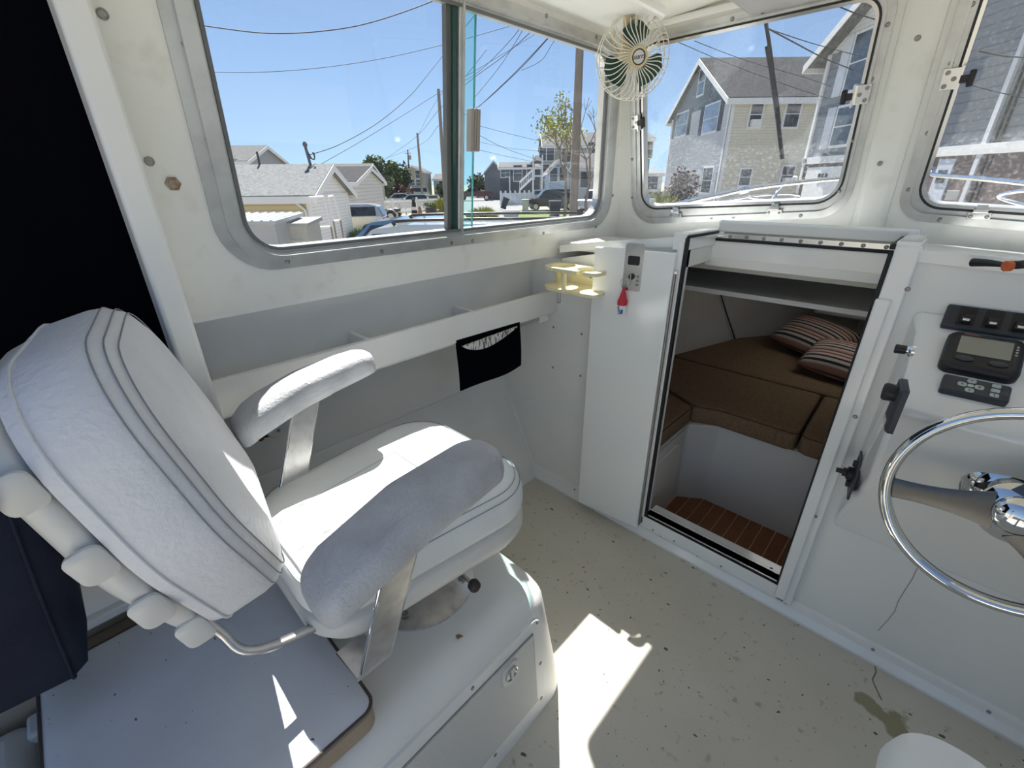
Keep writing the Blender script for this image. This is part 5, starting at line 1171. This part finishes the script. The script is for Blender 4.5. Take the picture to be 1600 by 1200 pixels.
simple('grey_gable_house', 'dark grey gabled house beside the navy house', 757, 786, 269, 251, 74, 9, 'a', siding('siding_grey3', (.22,.24,.27)), R_DARK, siding('siding_grey3', (.22,.24,.27)))
r, win, band, P, face, b0_ = simple('navy_house', 'dark navy sided house with white outside staircase', 781, 844, 262, 254, 64, 8, 'b', siding('siding_navy', (.075,.095,.125)), R_GREY, siding('siding_navy', (.075,.095,.125)), ((786, 270, .6, 1.0), (793, 269, .6, 1.0), (809, 270, 1.1, 1.9), (829, 268, 1.0, 1.8), (853, 268, .9, 1.8)))
band('F', 1.2, 1.35, 0, 4.3, .05, WT, 'corner_board')
st_ = thing('outside_staircase', at(815, 298, 60), 'white outside staircase and porch on the navy house', 'staircase')
p0_ = at(812, 297, 60.5); p1_ = at(834, 276, 60.5)
for dv in (0, .9): MB().tube([p0_+Vector((0,0,dv)), p1_+Vector((0,0,dv))], .12, 5).build('stringer' if dv == 0 else 'handrail', WT, st_)
for k in range(9): q = p0_.lerp(p1_, k/8); MB().tube([q, q+Vector((0,0,.9))], .05, 4).build('baluster', WT, st_)
for k in range(8): q = p0_.lerp(p1_, (k+.5)/8); MB().box((-.5,-.15,-.04), (.5,.15,.04), frame_M(q, FWH, (0,0,1))).build('tread', WT, st_)
for px in (833, 847): q = at(px, 276, 60.5); MB().tube([Vector((q.x, q.y, GZ)), q+Vector((0,0,2.4))], .10, 6).build('porch_post', WT, st_)
pr0, pr1 = at(829, 255, 60.5), at(851, 255, 60.5); MB().hexa([pr0, pr1, pr1+FWH*2, pr0+FWH*2, pr0+Vector((0,0,.3))+RTH*.7, pr1+Vector((0,0,.3))-RTH*.7, pr1+Vector((0,0,.9))+FWH*1-RTH*.7, pr0+Vector((0,0,.9))+FWH*1+RTH*.7]).build('porch_roof', R_GREY, st_)
MB().hexa([at(833,276,60.5), at(850,276,60.5), at(850,276,60.5)+FWH*1.4, at(833,276,60.5)+FWH*1.4]+[p+Vector((0,0,.15)) for p in (at(833,276,60.5), at(850,276,60.5), at(850,276,60.5)+FWH*1.4, at(833,276,60.5)+FWH*1.4)]).build('landing', WT, st_)
simple('large_house', 'tall pale house with balconies behind the bare tree', 850, 950, 228, 208, 66, 9, 'b', siding('siding_sage', (.36,.37,.35)), R_GREY, siding('siding_white', (.74,.75,.74)), ((848, 240, .9, 1.6), (860, 240, 1.0, 1.6), (885, 242, 1.2, 1.6), (928, 232, 1.6, 1.6), (930, 256, 1.4, 1.6)))
simple('blue_house', 'small light blue house in front of the tall pale house', 858, 890, 267, 249, 50, 6, 'a', siding('siding_lightblue', (.42,.53,.68)), R_GREY, siding('siding_lightblue', (.42,.53,.68)), ((865, 272, .8, 1.3), (880, 271, .8, 1.3)))
simple('porch_house', 'light house front with blue balcony at the edge of the side window', 905, 960, 262, 240, 53, 6, 'b', siding('siding_paleblue', (.52,.58,.66)), R_GREY, None, ((915, 280, 1.2, 1.6), (935, 278, 1.2, 1.8)))
simple('teal_house', 'slate blue house just left of the cream house', 985, 1019, 216, 205, 40, 7, 'b', siding('siding_teal', (.20,.30,.38)), R_GREY, None, ((1010, 232, 1.0, 1.3),))
simple('white_bungalow', 'low pale bungalow behind the maroon tree', 985, 1036, 272, 264, 48, 9, 'b', siding('siding_bright', (.80,.82,.84), .12), R_LIGHT, None, ((1015, 285, 1.6, 1.2),))

# ================================================================== VEHICLES
TYRE = mat('tyre', (.02,.02,.02), .8); HUBC = mat('hubcap', (.45,.45,.46), .3, .7); CARG = mat('car_glass', (.015,.02,.025), .05, spec=.9)
def car(name, lab, pos, yaw, paint, L=4.5, W=1.8, H=1.65, kind='suv', cat='car', rails=False):
    r = thing(name, pos, lab, cat); M = Matrix.Translation(pos) @ Matrix.Rotation(yaw, 4, 'Z')
    hl_ = L/2
    if kind == 'suv':
        bodyp = [(-hl_, .35), (hl_, .35), (hl_, .75), (hl_-.15, .95), (hl_-1.0, 1.05), (-hl_+.12, 1.05), (-hl_, .8)]
        topp = [(hl_-1.05, 1.03), (hl_-1.75, H-.06), (hl_-2.3, H), (-hl_+.75, H), (-hl_+.35, H-.08), (-hl_+.05, 1.03)]
    elif kind == 'truck':
        bodyp = [(-hl_, .55), (hl_, .55), (hl_, 1.15), (hl_-.2, 1.25), (-hl_, 1.25)]
        topp = [(hl_-1.3, 1.2), (hl_-1.9, H-.05), (hl_-2.3, H), (-.2, H), (-.5, 1.2)]
    else:
        bodyp = [(-hl_, .3), (hl_, .3), (hl_, .62), (hl_-.3, .78), (hl_-1.2, .9), (-hl_+.5, .95), (-hl_, .85)]
        topp = [(hl_-1.25, .88), (hl_-2.05, H-.04), (hl_-2.6, H), (-hl_+1.1, H-.05), (-hl_+.35, .92)]
    def prism(pl, w0, w1, zlo, zhi, sc=1):
        f = lambda z: w0+(w1-w0)*(z-zlo)/(zhi-zlo+1e-6)
        return [[M @ Vector((x*sc, s*f(z)/2, z)) for x, z in pl] for s in (-1, 1)]
    MB().loft(prism(rpoly(bodyp, .12, 3), W, W*.97, .3, 1.1)).build('body', paint, r, smooth=.6)
    MB().loft(prism(rpoly(topp, .10, 3), W*.95, W*.72, 1.0, H)).build('cabin', paint, r, smooth=.6)
    zl, zh = (1.08 if kind != 'sedan' else .93), H-.12
    xs_ = [x for x, z in topp]
    for s in (-1, 1):
        f = lambda z: W*.95+(W*.72-W*.95)*(z-1.0)/(H-1.0)
        pl = [(xs_[0]-.25, zl), (topp[1][0]-.02, zh), (topp[-2][0]+.10, zh), (topp[-1][0]+.35, zl)]
        o_ = [M @ Vector((x, s*(f(z)/2+.006), z)) for x, z in pl]; n_ = M.to_3x3() @ Vector((0, s, 0))
        MB().add(o_+[p-n_*.02 for p in o_], [(0,1,2,3),(7,6,5,4),(0,4,5,1),(1,5,6,2),(2,6,7,3),(3,7,4,0)]).build('side_glass', CARG, r)
    for (xa, za), (xb, zb) in ((topp[0], topp[1]), (topp[-1], topp[-2])):
        q = []
        for t, w in ((.12, .86), (.88, .70)):
            x = xa+(xb-xa)*t; z = za+(zb-za)*t
            q.append((x+(.012 if xa > 0 else -.012), z+.012, W*w/2))
        o_ = [M @ Vector((q[0][0], -q[0][2], q[0][1])), M @ Vector((q[0][0], q[0][2], q[0][1])), M @ Vector((q[1][0], q[1][2], q[1][1])), M @ Vector((q[1][0], -q[1][2], q[1][1]))]
        n_ = (o_[1]-o_[0]).cross(o_[3]-o_[0]).normalized()*.015
        MB().add([p-n_ for p in o_]+[p+n_ for p in o_], [(0,1,2,3),(7,6,5,4),(0,4,5,1),(1,5,6,2),(2,6,7,3),(3,7,4,0)]).build('windscreen' if xa > 0 else 'rear_window', CARG, r)
    for sx in (hl_-.85, -hl_+.85):
        for sy in (-1, 1):
            wr_ = .36 if kind != 'truck' else .42
            wl_ = MB().lathe([(.0001,-.11),(wr_*.9,-.11),(wr_,-.07),(wr_,.07),(wr_*.9,.11),(.0001,.11)], M @ Vector((sx, sy*(W/2-.10), wr_)), M.to_3x3() @ Vector((0, 1, 0)), 20).build('wheel', TYRE, r, smooth=.6)
            MB().lathe([(.0001,.0),(wr_*.62,.0),(wr_*.60,.015),(.0001,.02)], M @ Vector((sx, sy*(W/2+.012), wr_)), M.to_3x3() @ Vector((0, sy, 0)), 16).build('rim', HUBC, wl_, smooth=.6)
    for sy in (-1, 1):
        MB().box((-hl_-.01, sy*W*.40-.15, .80), (-hl_+.10, sy*W*.40+.15, .98), M).build('tail_lamp', mat('tail_red', (.35,.02,.02), .2), r)
        MB().box((hl_-.12, sy*W*.36-.2, .66), (hl_+.01, sy*W*.36+.2, .80), M).build('headlamp', mat('lamp_clear', (.7,.72,.75), .15), r)
        if rails:
            MB().tube(spline([M @ Vector((hl_-2.1, sy*W*.33, H-.01)), M @ Vector((hl_-2.35, sy*W*.33, H+.06)), M @ Vector((-hl_+1.0, sy*W*.33, H+.06)), M @ Vector((-hl_+.7, sy*W*.33, H-.02))], 4), .025, 8).build('roof_rail', mat('rail_black', (.02,.02,.02), .3), r, smooth=3)
    MB().box((hl_-.02, -W*.3, .45), (hl_+.02, W*.3, .62), M).build('grille', mat('grille_black', (.02,.02,.02), .4), r)
    return r
SILV = mat('paint_silver', (.55,.58,.62), .18, .4, coat=.6); WHITEP = mat('paint_white', (.50,.54,.57), .12, coat=.8); BLUEP = mat('paint_blue', (.16,.30,.46), .10, .3, coat=.9); DARKP = mat('paint_black', (.02,.021,.022), .15, coat=.6)
ang = lambda v: math.atan2(v.y, v.x)
LEFTW = ang(-RTH); AWAY = ang(FWH)
def gp(px, a): b_, _ = ab(px, 283, a); return loc(a, b_, GZ)
car('roof_rail_car', 'white wagon with black roof rails parked right beside the boat', loc(7.7, -.85, GZ), LEFTW, WHITEP, 6.0, 1.95, 1.92, 'suv', rails=True)
car('blue_car', 'glossy blue wagon parked just beyond the white one', loc(11.8, -2.9, GZ), LEFTW, BLUEP, 4.4, 1.8, 1.70, 'suv')
car('silver_hatchback', 'silver hatchback with red tail lamps beside the garage', gp(528, 24.5)+Vector((0,0,-.1)), LEFTW+.12, SILV, 4.4, 1.85, 1.62, 'suv')
car('white_sedan', 'white saloon parked behind the white picket fence', gp(643, 47.5), LEFTW+.1, WHITEP, 4.8, 1.8, 1.48, 'sedan')
car('white_coupe', 'white car with yellow stripe parked furthest behind the fence', gp(616, 54), LEFTW+.25, WHITEP, 4.4, 1.8, 1.45, 'sedan')
car('black_van', 'black minivan parked under the bare tree', gp(862, 45), LEFTW+.1, DARKP, 4.9, 1.9, 1.8, 'suv')
car('white_hatchback', 'pale car parked at the white stairs behind the black van', gp(840, 57), LEFTW, WHITEP, 4.4, 1.8, 1.6, 'suv')
car('red_pickup', 'dark red pickup far at the left of the front pane', gp(741, 70), LEFTW, mat('paint_red', (.10,.02,.02), .2), 5.2, 1.9, 1.75, 'truck', cat='truck')
car('pickup_truck', 'silver pickup truck facing the street at the right edge of the side window', gp(941, 37), LEFTW+math.radians(60), SILV, 5.6, 2.0, 1.9, 'truck', cat='truck')
car('white_van', 'white van parked below the distant taupe house', gp(647, 80), LEFTW+.3, WHITEP, 4.6, 1.8, 1.8, 'suv')
car('grey_suv', 'grey sport utility car beside the shrub at the left of the forward window', gp(1010, 36), LEFTW+.2, mat('paint_grey', (.22,.22,.23), .2, .4), 4.5, 1.85, 1.7, 'suv')

# ================================================================== POLES, WIRES
WIREM = mat('wire', (.03,.03,.035), .7)
def pole(px, pyb, a, pyt, r, lab, arm=False, px2=None):
    t = at(px2 or px, pyt, a); bq = at(px, pyb, a); b_ = Vector((bq.x, bq.y, GZ-.1)) 
    o = thing('utility_pole', b_, lab, 'pole'); MB().tube([b_, b_.lerp(t, .5), t], [r, r*.9, r*.72], 12).build('shaft', POLE, o, smooth=1)
    if arm:
        c = b_.lerp(t, .93); MB().tube([c-FWH*.1-RTH*.6, c-FWH*.1+RTH*.6], .06, 6).build('crossarm', POLE, o)
        MB().lathe([(.18,0),(.2,.1),(.2,.7),(.12,.8)], b_.lerp(t, .80)+RTH*.35, (0,0,1), 12).build('transformer', mat('transformer_grey', (.35,.36,.37), .5), o)
    return b_, t
pole(897, 320, 18, -60, .165, 'thick weathered wooden utility pole nearest the boat', px2=911)
_, T1 = pole(697, 330, 37, 139, .15, 'wooden utility pole beside the window mullion', px2=685)
_, T2 = pole(661, 318, 55, 208, .15, 'utility pole second along the far kerb', px2=652)
_, T3 = pole(641, 305, 88, 234, .17, 'distant utility pole with transformer in front of the taupe house', arm=True, px2=637)
def wire(pts, r, lab, nm='overhead_wire'):
    P_ = [at(x, y, a) for x, y, a in pts]; o = MB().tube(spline(P_, 10), r, 5).build(nm, WIREM, None, smooth=3, loc=P_[0]); o['label'] = lab; o['category'] = 'wire'; return o
wire(((290, 35, 14), (345, 44, 14.5), (420, 52, 15), (500, 49, 15.5), (580, 35, 16), (680, 0, 17), (760, -40, 18)), .016, 'thick twisted overhead cable curving across the top of the side window')
wire(((300, 112, 16), (400, 113, 17), (500, 106, 18), (600, 91, 19), (700, 68, 20), (800, 40, 21)), .010, 'thin overhead wire second from the top of the side window')
wire(((480, 243, 18.7), (530, 226, 20), (590, 192, 22), (640, 150, 24), (675, 108, 26), (702, 74, 28), (760, 0, 30)), .015, 'twisted service cable dropping to the garage mast')
wire(((500, 257, 24), (560, 223, 27), (630, 180, 30), (700, 136, 34), (760, 100, 36), (850, 45, 38)), .014, 'straight overhead wire running above the garage roofs')
wire(((600, 250, 60), (650, 214, 52), (687, 170, 37), (730, 130, 28), (790, 85, 22), (850, 30, 18.5)), .014, 'overhead wire along the pole tops to the nearest pole, upper strand')
wire(((560, 263, 70), (653, 228, 55), (687, 195, 37), (735, 175, 28), (800, 120, 22), (861, 55, 18.5)), .014, 'overhead wire along the poles, lower strand of the pair')
wire(((653, 212, 55), (687, 150, 37), (740, 118, 26), (800, 60, 19), (830, 10, 17)), .011, 'overhead wire fanning up to the right in the front pane')
wire(((748, 167, 26), (800, 118, 22), (862, 52, 18), (880, 20, 17)), .014, 'thick overhead cable crossing the front pane diagonally')
wire(((742, 152, 26), (780, 105, 22), (812, 55, 18), (835, 8, 16)), .010, 'thin overhead wire beside the thick diagonal cable')
wire(((760, 78, 18), (735, 110, 20), (720, 128, 21)), .008, 'short wire end beside the sliding pane')
wire(((815, 110, 20), (845, 95, 19), (862, 70, 18.4), (872, 55, 18)), .009, 'slack wire loop close to the nearest pole')
wire(((750, 197, 40), (800, 210, 44), (845, 221, 50)), .016, 'service wire sloping down to the tall pale house, upper one')
wire(((750, 212, 40), (790, 232, 45), (838, 249, 60)), .018, 'service wire sloping down to the navy house staircase')
wire(((748, 234, 45), (790, 244, 55), (830, 252, 62)), .018, 'lowest service wire in front of the navy house')
wire(((750, 222, 60), (800, 232, 63), (856, 237, 66.3)), .016, 'faint service wire between the houses')
wire(((1060, 66, 12), (1150, 104, 14), (1250, 140, 16), (1330, 165, 17)), .008, 'thin wire sloping past the cream house roof, lower one')
wire(((1085, 64, 12), (1170, 96, 14), (1260, 122, 16), (1340, 150, 17)), .008, 'thin wire sloping past the cream house roof, upper one')
wire(((1195, 42, 9), (1240, 66, 10), (1290, 92, 12), (1340, 112, 14)), .012, 'twisted cable dropping to the grey house')
wire(((1200, 45, 10), (1270, 68, 12), (1345, 88, 14)), .009, 'thin wire beside the twisted cable at the grey house')
wire(((1310, 10, 8), (1340, 22, 9), (1380, 34, 10)), .010, 'dark cable at the top corner of the port forward window')
wire(((1530, 80, 9), (1570, 88, 9.5), (1610, 90, 10)), .012, 'dark cable crossing the starboard forward window, upper one')
wire(((1500, 128, 9), (1550, 142, 9.5), (1610, 155, 10)), .009, 'dark cable crossing the starboard forward window, lower one')

# ================================================================== TREES, SHRUBS, YARD THINGS
def foliage(mb, c, R, n, s, rnd, blobs=14):
    cs_ = []
    for k in range(blobs):
        v = Vector((rnd.gauss(0, 1), rnd.gauss(0, 1), rnd.gauss(0, 1))); v.normalize(); v *= rnd.random()**.5
        cs_.append((Vector((v.x*R[0], v.y*R[1], v.z*R[2]))*.75, rnd.uniform(.28, .5)))
    for k in range(n):
        o, q = rnd.choice(cs_); v = Vector((rnd.gauss(0, 1), rnd.gauss(0, 1), rnd.gauss(0, 1))).normalized()*(rnd.random()**.4)
        p = c + o + Vector((v.x*R[0], v.y*R[1], v.z*R[2]))*q
        u = Vector((rnd.gauss(0, 1), rnd.gauss(0, 1), rnd.gauss(0, .6))).normalized(); w = u.cross(Vector((rnd.gauss(0, 1), rnd.gauss(0, 1), rnd.gauss(0, 1)))).normalized(); ss = s*rnd.uniform(.6, 1.3)
        mb.add([p-u*ss, p+w*ss*.45, p+u*ss, p-w*ss*.45], [(0, 1, 2, 3)])
def tree(name, lab, base, h, R, n, s, m, trunk=.15, cat='tree', seed=1):
    rnd = random.Random(seed); o = thing(name, base, lab, cat); c = base+Vector((0, 0, h-R[2]))
    mb = MB(); foliage(mb, c, R, n, s, rnd); mb.build('foliage', m, o, kind='stuff')
    mb = MB(); mb.tube([base-Vector((0,0,.1)), base+Vector((0,0,(h-R[2])*.8)), c], [trunk, trunk*.7, trunk*.3], 8)
    for k in range(6):
        a = rnd.uniform(0, 6.28); e = c+Vector((math.cos(a)*R[0]*.6, math.sin(a)*R[1]*.6, R[2]*rnd.uniform(-.2, .6))); mb.tube([base+Vector((0,0,(h-R[2])*.8)), e], [trunk*.5, trunk*.15], 6)
    mb.build('trunk', POLE, o, smooth=1); return o
LEAF = mat('leaf_green', (.075,.125,.035), .7, c2=(.13,.18,.05), nscale=1.5, spec=.2); LEAFD = mat('leaf_dark', (.05,.075,.03), .7, c2=(.085,.10,.04), nscale=1.5, spec=.2)
LEAFM = mat('leaf_maroon', (.085,.035,.04), .6, c2=(.14,.07,.06), nscale=5, spec=.3); LEAFY = mat('leaf_yellow', (.28,.30,.05), .7, c2=(.40,.40,.10), nscale=6, spec=.2)
def gh(px, py, a): return at(px, py, a).z-GZ
tree('leafy_tree', 'large green leafy tree behind the fence', gp(603, 66), gh(603, 237, 66), (3.2, 3.2, 2.6), 5200, .28, LEAF, .25, seed=3)
tree('leafy_tree', 'dark spreading tree at the left of the large green tree', gp(584, 60), gh(584, 264, 60), (2.6, 2.6, 1.7), 3200, .24, LEAFD, .2, seed=4)
tree('leafy_tree', 'small round topped tree between green tree and taupe house', gp(624, 70), gh(624, 250, 70), (2.2, 2.2, 2.4), 1800, .28, LEAFD, .2, seed=5)
tree('maroon_tree', 'reddish brown tree low beside the taupe house', gp(622, 64), gh(622, 281, 64), (2.4, 2.4, 1.3), 1500, .25, LEAFM, .15, seed=6)
tree('maroon_shrub_tree', 'upright dark maroon tree in front of the cream house', gp(1066, 21.5), gh(1066, 232, 21.5), (.85, .85, 1.9), 4600, .085, LEAFM, .10, seed=7)
tree('shade_tree', 'dark tree at the left edge of the front pane behind the red pickup', gp(746, 85), gh(746, 265, 85), (2.5, 2.5, 2.4), 1500, .3, LEAFD, .2, seed=8)
tree('conifer_tree', 'dark conifer beside the hazy grey house', gp(691, 80), gh(691, 278, 80), (1.6, 1.6, 2.2), 1200, .25, LEAFD, .2, seed=9)
def shrub(lab, px, a, h, R, m, seed, n=1600, s=.09):
    rnd = random.Random(seed); base = gp(px, a); o = thing('shrub', base, lab, 'shrub'); mb = MB()
    for k in range(n):
        an = rnd.uniform(0, 6.283); rr_ = R*math.sqrt(rnd.random()); lean = rnd.uniform(.1, .6); p = base+Vector((math.cos(an)*rr_*.5, math.sin(an)*rr_*.5, 0)); hh = h*rnd.uniform(.55, 1)*(1-.35*(rr_/R)**2)
        t = p+Vector((math.cos(an)*rr_*.6, math.sin(an)*rr_*.6, hh)); w = Vector((rnd.gauss(0,1), rnd.gauss(0,1), 0)).normalized()*s*.3
        md = p.lerp(t, .6)+Vector((0,0,hh*.12)); mb.add([p-w, p+w, md+w, t, md-w], [(0, 1, 2, 3, 4)])
    mb.build('blades', m, o, kind='stuff'); MB().lathe([(R*.25,0),(R*.2,h*.25),(.02,h*.4)], base, (0,0,1), 8).build('crown', LEAFD, o)
shrub('yellow green grassy shrub at the kerb in the front pane', 752, 29, 1.25, 1.0, LEAFY, 21)
shrub('yellow green shrub at the foot of the pole by the mullion', 691, 40, 1.5, 1.1, LEAFY, 22)
shrub('bright green ornamental grass below the maroon tree', 1028, 19.5, 2.25, 1.5, LEAFY, 23, 3200)
shrub('green weeds beside the silver hatchback', 545, 21, .7, 1.4, LEAF, 24)
shrub('yellow bush at the white fence behind the trailer', 578, 44, 1.2, 1.0, LEAFY, 25)
# bare trees at the right of the side window
def bare(lab, px, a, h, seed, leaf=0):
    rnd = random.Random(seed); base = gp(px, a); o = thing('bare_tree', base, lab, 'tree'); mb = MB(); tips = []
    def br(p, d, L, r, lv):
        q = p+d*L; mid_ = p+d*L*.5+Vector((rnd.gauss(0,.05), rnd.gauss(0,.05), 0))*L; mb.tube([p, mid_, q], [r, r*.85, r*.7], 6)
        if lv == 0: tips.append(q); return
        for k in range(3 if lv > 1 else 4):
            nd_ = (d+Vector((rnd.gauss(0,.42), rnd.gauss(0,.42), rnd.uniform(.0,.35)))).normalized(); br(q, nd_, L*rnd.uniform(.55,.8), r*.6, lv-1)
    br(base, Vector((0, 0, 1)), h*.34, .13, 4); mb.build('branches', POLE, o, smooth=1)
    if leaf:
        lm_ = MB()
        for k in range(leaf):
            p = rnd.choice(tips)+Vector((rnd.gauss(0,.25), rnd.gauss(0,.25), rnd.gauss(0,.25))); u = Vector((rnd.gauss(0,1), rnd.gauss(0,1), rnd.gauss(0,1))).normalized(); w = u.orthogonal().normalized(); lm_.add([p-u*.10, p+w*.05, p+u*.10, p-w*.05], [(0,1,2,3)])
        lm_.build('leaves', LEAFY, o, kind='stuff')
bare('sparse yellow leaved tree left of the nearest pole', 884, 33, 7.3, 31, 900)
bare('leafless branching tree right of the nearest pole', 921, 31, 7.0, 33)
# white picket fence
fe = thing('picket_fence', gp(545, 38), 'long white picket fence behind the boat trailer', 'fence')
f0, f1 = gp(543, 36), gp(700, 44)
for k in range(9): q = f0.lerp(f1, k/8); MB().box((-.06,-.06,0), (.06,.06,1.35), Matrix.Translation(q)).build('post', WT, fe)
pm = bpy.data.meshes.new('picket'); pb = MB().box((-.035,-.012,.1), (.035,.012,1.2)); pm.from_pydata(pb.v, [], pb.f); pm.materials.append(WT)
for k in range(78):
    o = bpy.data.objects.new('picket', pm); COL.objects.link(o); o.location = f0.lerp(f1, (k+.5)/78); o.rotation_euler = (0, 0, ang(f1-f0)); o.parent = fe; o.matrix_parent_inverse = wm(fe).inverted()
for z in (.25, 1.08): MB().tube([f0+Vector((0,0,z)), f1+Vector((0,0,z))], .04, 4).build('rail', WT, fe)
fe2 = thing('low_fence', gp(800, 56), 'low white fence panel in front of the navy house stairs', 'fence'); q0, q1 = gp(782, 54), gp(834, 56)
MB().hexa([q0, q1, q1+FWH*.05, q0+FWH*.05]+[p+Vector((0,0,1.3)) for p in (q0, q1, q1+FWH*.05, q0+FWH*.05)]).build('fence_panel', mat('fence_pale', (.62,.68,.74), .6), fe2)
for k in range(8): q = q0.lerp(q1, k/7); MB().box((-.07,-.07,0), (.07,.07,1.55), Matrix.Translation(q)).build('post', WT, fe2)
# boat trailer
tr_ = thing('boat_trailer', gp(605, 33), 'empty galvanised boat trailer standing in front of the fence', 'trailer')
GALV = mat('galvanised', (.42,.43,.44), .4, .6); t0, t1 = gp(598, 33), gp(680, 36)
for dd_ in (0, 1.2): MB().tube([t0+FWH*dd_+Vector((0,0,.62)), t1+FWH*(.6)+Vector((0,0,.55))], .06, 4).build('frame_rail', GALV, tr_)
for k in range(3): q = t0.lerp(t1, k/4); MB().tube([q+Vector((0,0,.62)), q+FWH*1.1+Vector((0,0,.62))], .05, 4).build('crossbar', GALV, tr_)
for dd_ in (-.1, 1.4):
    q = gp(605, 33)+FWH*dd_+Vector((0,0,.36)); w_ = MB().lathe([(.0001,-.1),(.34,-.1),(.36,-.05),(.36,.05),(.34,.1),(.0001,.1)], q, FWH, 20).build('wheel', TYRE, tr_, smooth=.6)
    MB().lathe([(.0001,0),(.2,0),(.19,.02),(.0001,.03)], q-FWH*.11, -FWH, 16).build('rim', WT, w_); MB().tube([q+Vector((0,0,.42))+RTH*(.42*math.cos(t)) - Vector((0,0,.42))+Vector((0,0,.42*math.sin(t))) for t in [k*math.pi/10 for k in range(11)]], .05, 6).build('mudguard', GALV, tr_)
for dd_ in (.2, .9): MB().box((-.7,-.06,.62), (.7,.06,.78), frame_M(gp(600, 33)+FWH*dd_, RTH, (0,0,1))).build('bunk', mat('bunk_dark', (.04,.04,.04), .9), tr_)
# lighthouse ornament, barrel, wheelbarrow, bins
lo_ = gp(643, 32); lh = thing('lighthouse_ornament', lo_, 'small black and white striped garden lighthouse', 'ornament')
for k in range(6): MB().lathe([(.30-.03*k, .2*k), (.30-.03*(k+1), .2*(k+1))], lo_, (0,0,1), 12).build('tower_band', BLACK if k % 2 else WT, lh)
MB().lathe([(.17,1.2),(.17,1.25),(.10,1.26),(.10,1.42),(.15,1.44),(.01,1.62)], lo_, (0,0,1), 12).build('lantern_top', BLACK, lh)
q = gp(652, 31.5); pg = thing('wooden_stump', q, 'orange brown wooden post ornament beside the striped lighthouse', 'post'); MB().lathe([(.16,0),(.14,.5),(.10,.95),(.05,1.05)], q, (0,0,1), 8).build('post_body', mat('post_orange', (.30,.16,.08), .9), pg)
q = gp(670, 36); br_ = thing('planter_barrel', q, 'dark half barrel planter by the street', 'planter'); MB().lathe([(.35,0),(.45,.3),(.40,.75),(.36,.75),(.34,.6)], q, (0,0,1), 14).build('barrel', mat('barrel_dark', (.07,.06,.055), .9), br_); rnd = random.Random(5); mb = MB(); foliage(mb, q+Vector((0,0,.9)), (.5,.5,.3), 200, .1, rnd, 5); mb.build('plants', LEAF, br_, kind='stuff')
q = gp(578, 29); wb = thing('wheelbarrow', q, 'upturned rusty wheelbarrow beside the hatchback', 'wheelbarrow'); MB().hexa([q+RTH*-.5+Vector((0,0,.45)), q+RTH*.4+Vector((0,0,.45)), q+RTH*.4+FWH*.6+Vector((0,0,.45)), q-RTH*.5+FWH*.6+Vector((0,0,.45)), q-RTH*.7+Vector((0,0,.75)), q+RTH*.6+Vector((0,0,.75)), q+RTH*.6+FWH*.7+Vector((0,0,.75)), q-RTH*.7+FWH*.7+Vector((0,0,.75))]).build('tray', mat('barrow_rust', (.32,.20,.12), .8), wb)
for s in (-.3, .3): MB().tube([q+RTH*s+Vector((0,0,.5)), q+RTH*(s+.2)+Vector((0,0,0))], .03, 5).build('leg', GALV, wb)
MB().tube([q+RTH*.4+Vector((0,0,.5)), q+RTH*1.1+Vector((0,0,.55))], .03, 5).build('handle', POLE, wb)
def bin_(lab, px, a, m, h=1.05, w=.6, tilt_=0, rz=0):
    q = gp(px, a); o = thing('wheelie_bin', q, lab, 'bin'); M = Matrix.Translation(q) @ Matrix.Rotation(YAW+rz, 4, 'Z') @ Matrix.Rotation(tilt_, 4, 'Y')
    MB().hexa([M @ Vector(p) for p in ((-w*.38,-w*.4,.05),(w*.38,-w*.4,.05),(w*.38,w*.4,.05),(-w*.38,w*.4,.05),(-w*.5,-w*.5,h),(w*.5,-w*.5,h),(w*.5,w*.5,h),(-w*.5,w*.5,h))]).build('bin_body', m, o)
    MB().box((-w*.54,-w*.56,h), (w*.54,w*.56,h+.07), M).build('lid', m, o, bevel=.02)
    for s in (-1, 1): MB().lathe([(.0001,-.03),(.12,-.03),(.12,.03),(.0001,.03)], M @ Vector((s*w*.42, w*.42, .12)), M.to_3x3() @ Vector((1,0,0)), 12).build('wheel', TYRE, o)
BINN = mat('bin_navy', (.02,.025,.045), .5); BING = mat('bin_grey', (.36,.38,.40), .6); BINK = mat('bin_dark', (.05,.06,.065), .6)
bin_('navy wheelie bin tipped sideways at the far kerb', 785, 47, BINN, tilt_=.35); bin_('navy wheelie bin upright left of the nearest pole', 868, 34, BINN, 1.15, .8)
bin_('pale grey bin standing closest, above the white car roof', 798, 26, BING, 1.0, .85); bin_('dark bin near the pole by the mullion', 675, 46, BINK, 1.3, .95)
bin_('light grey bin on the grass verge', 821, 41.5, BING, 1.0, .6)
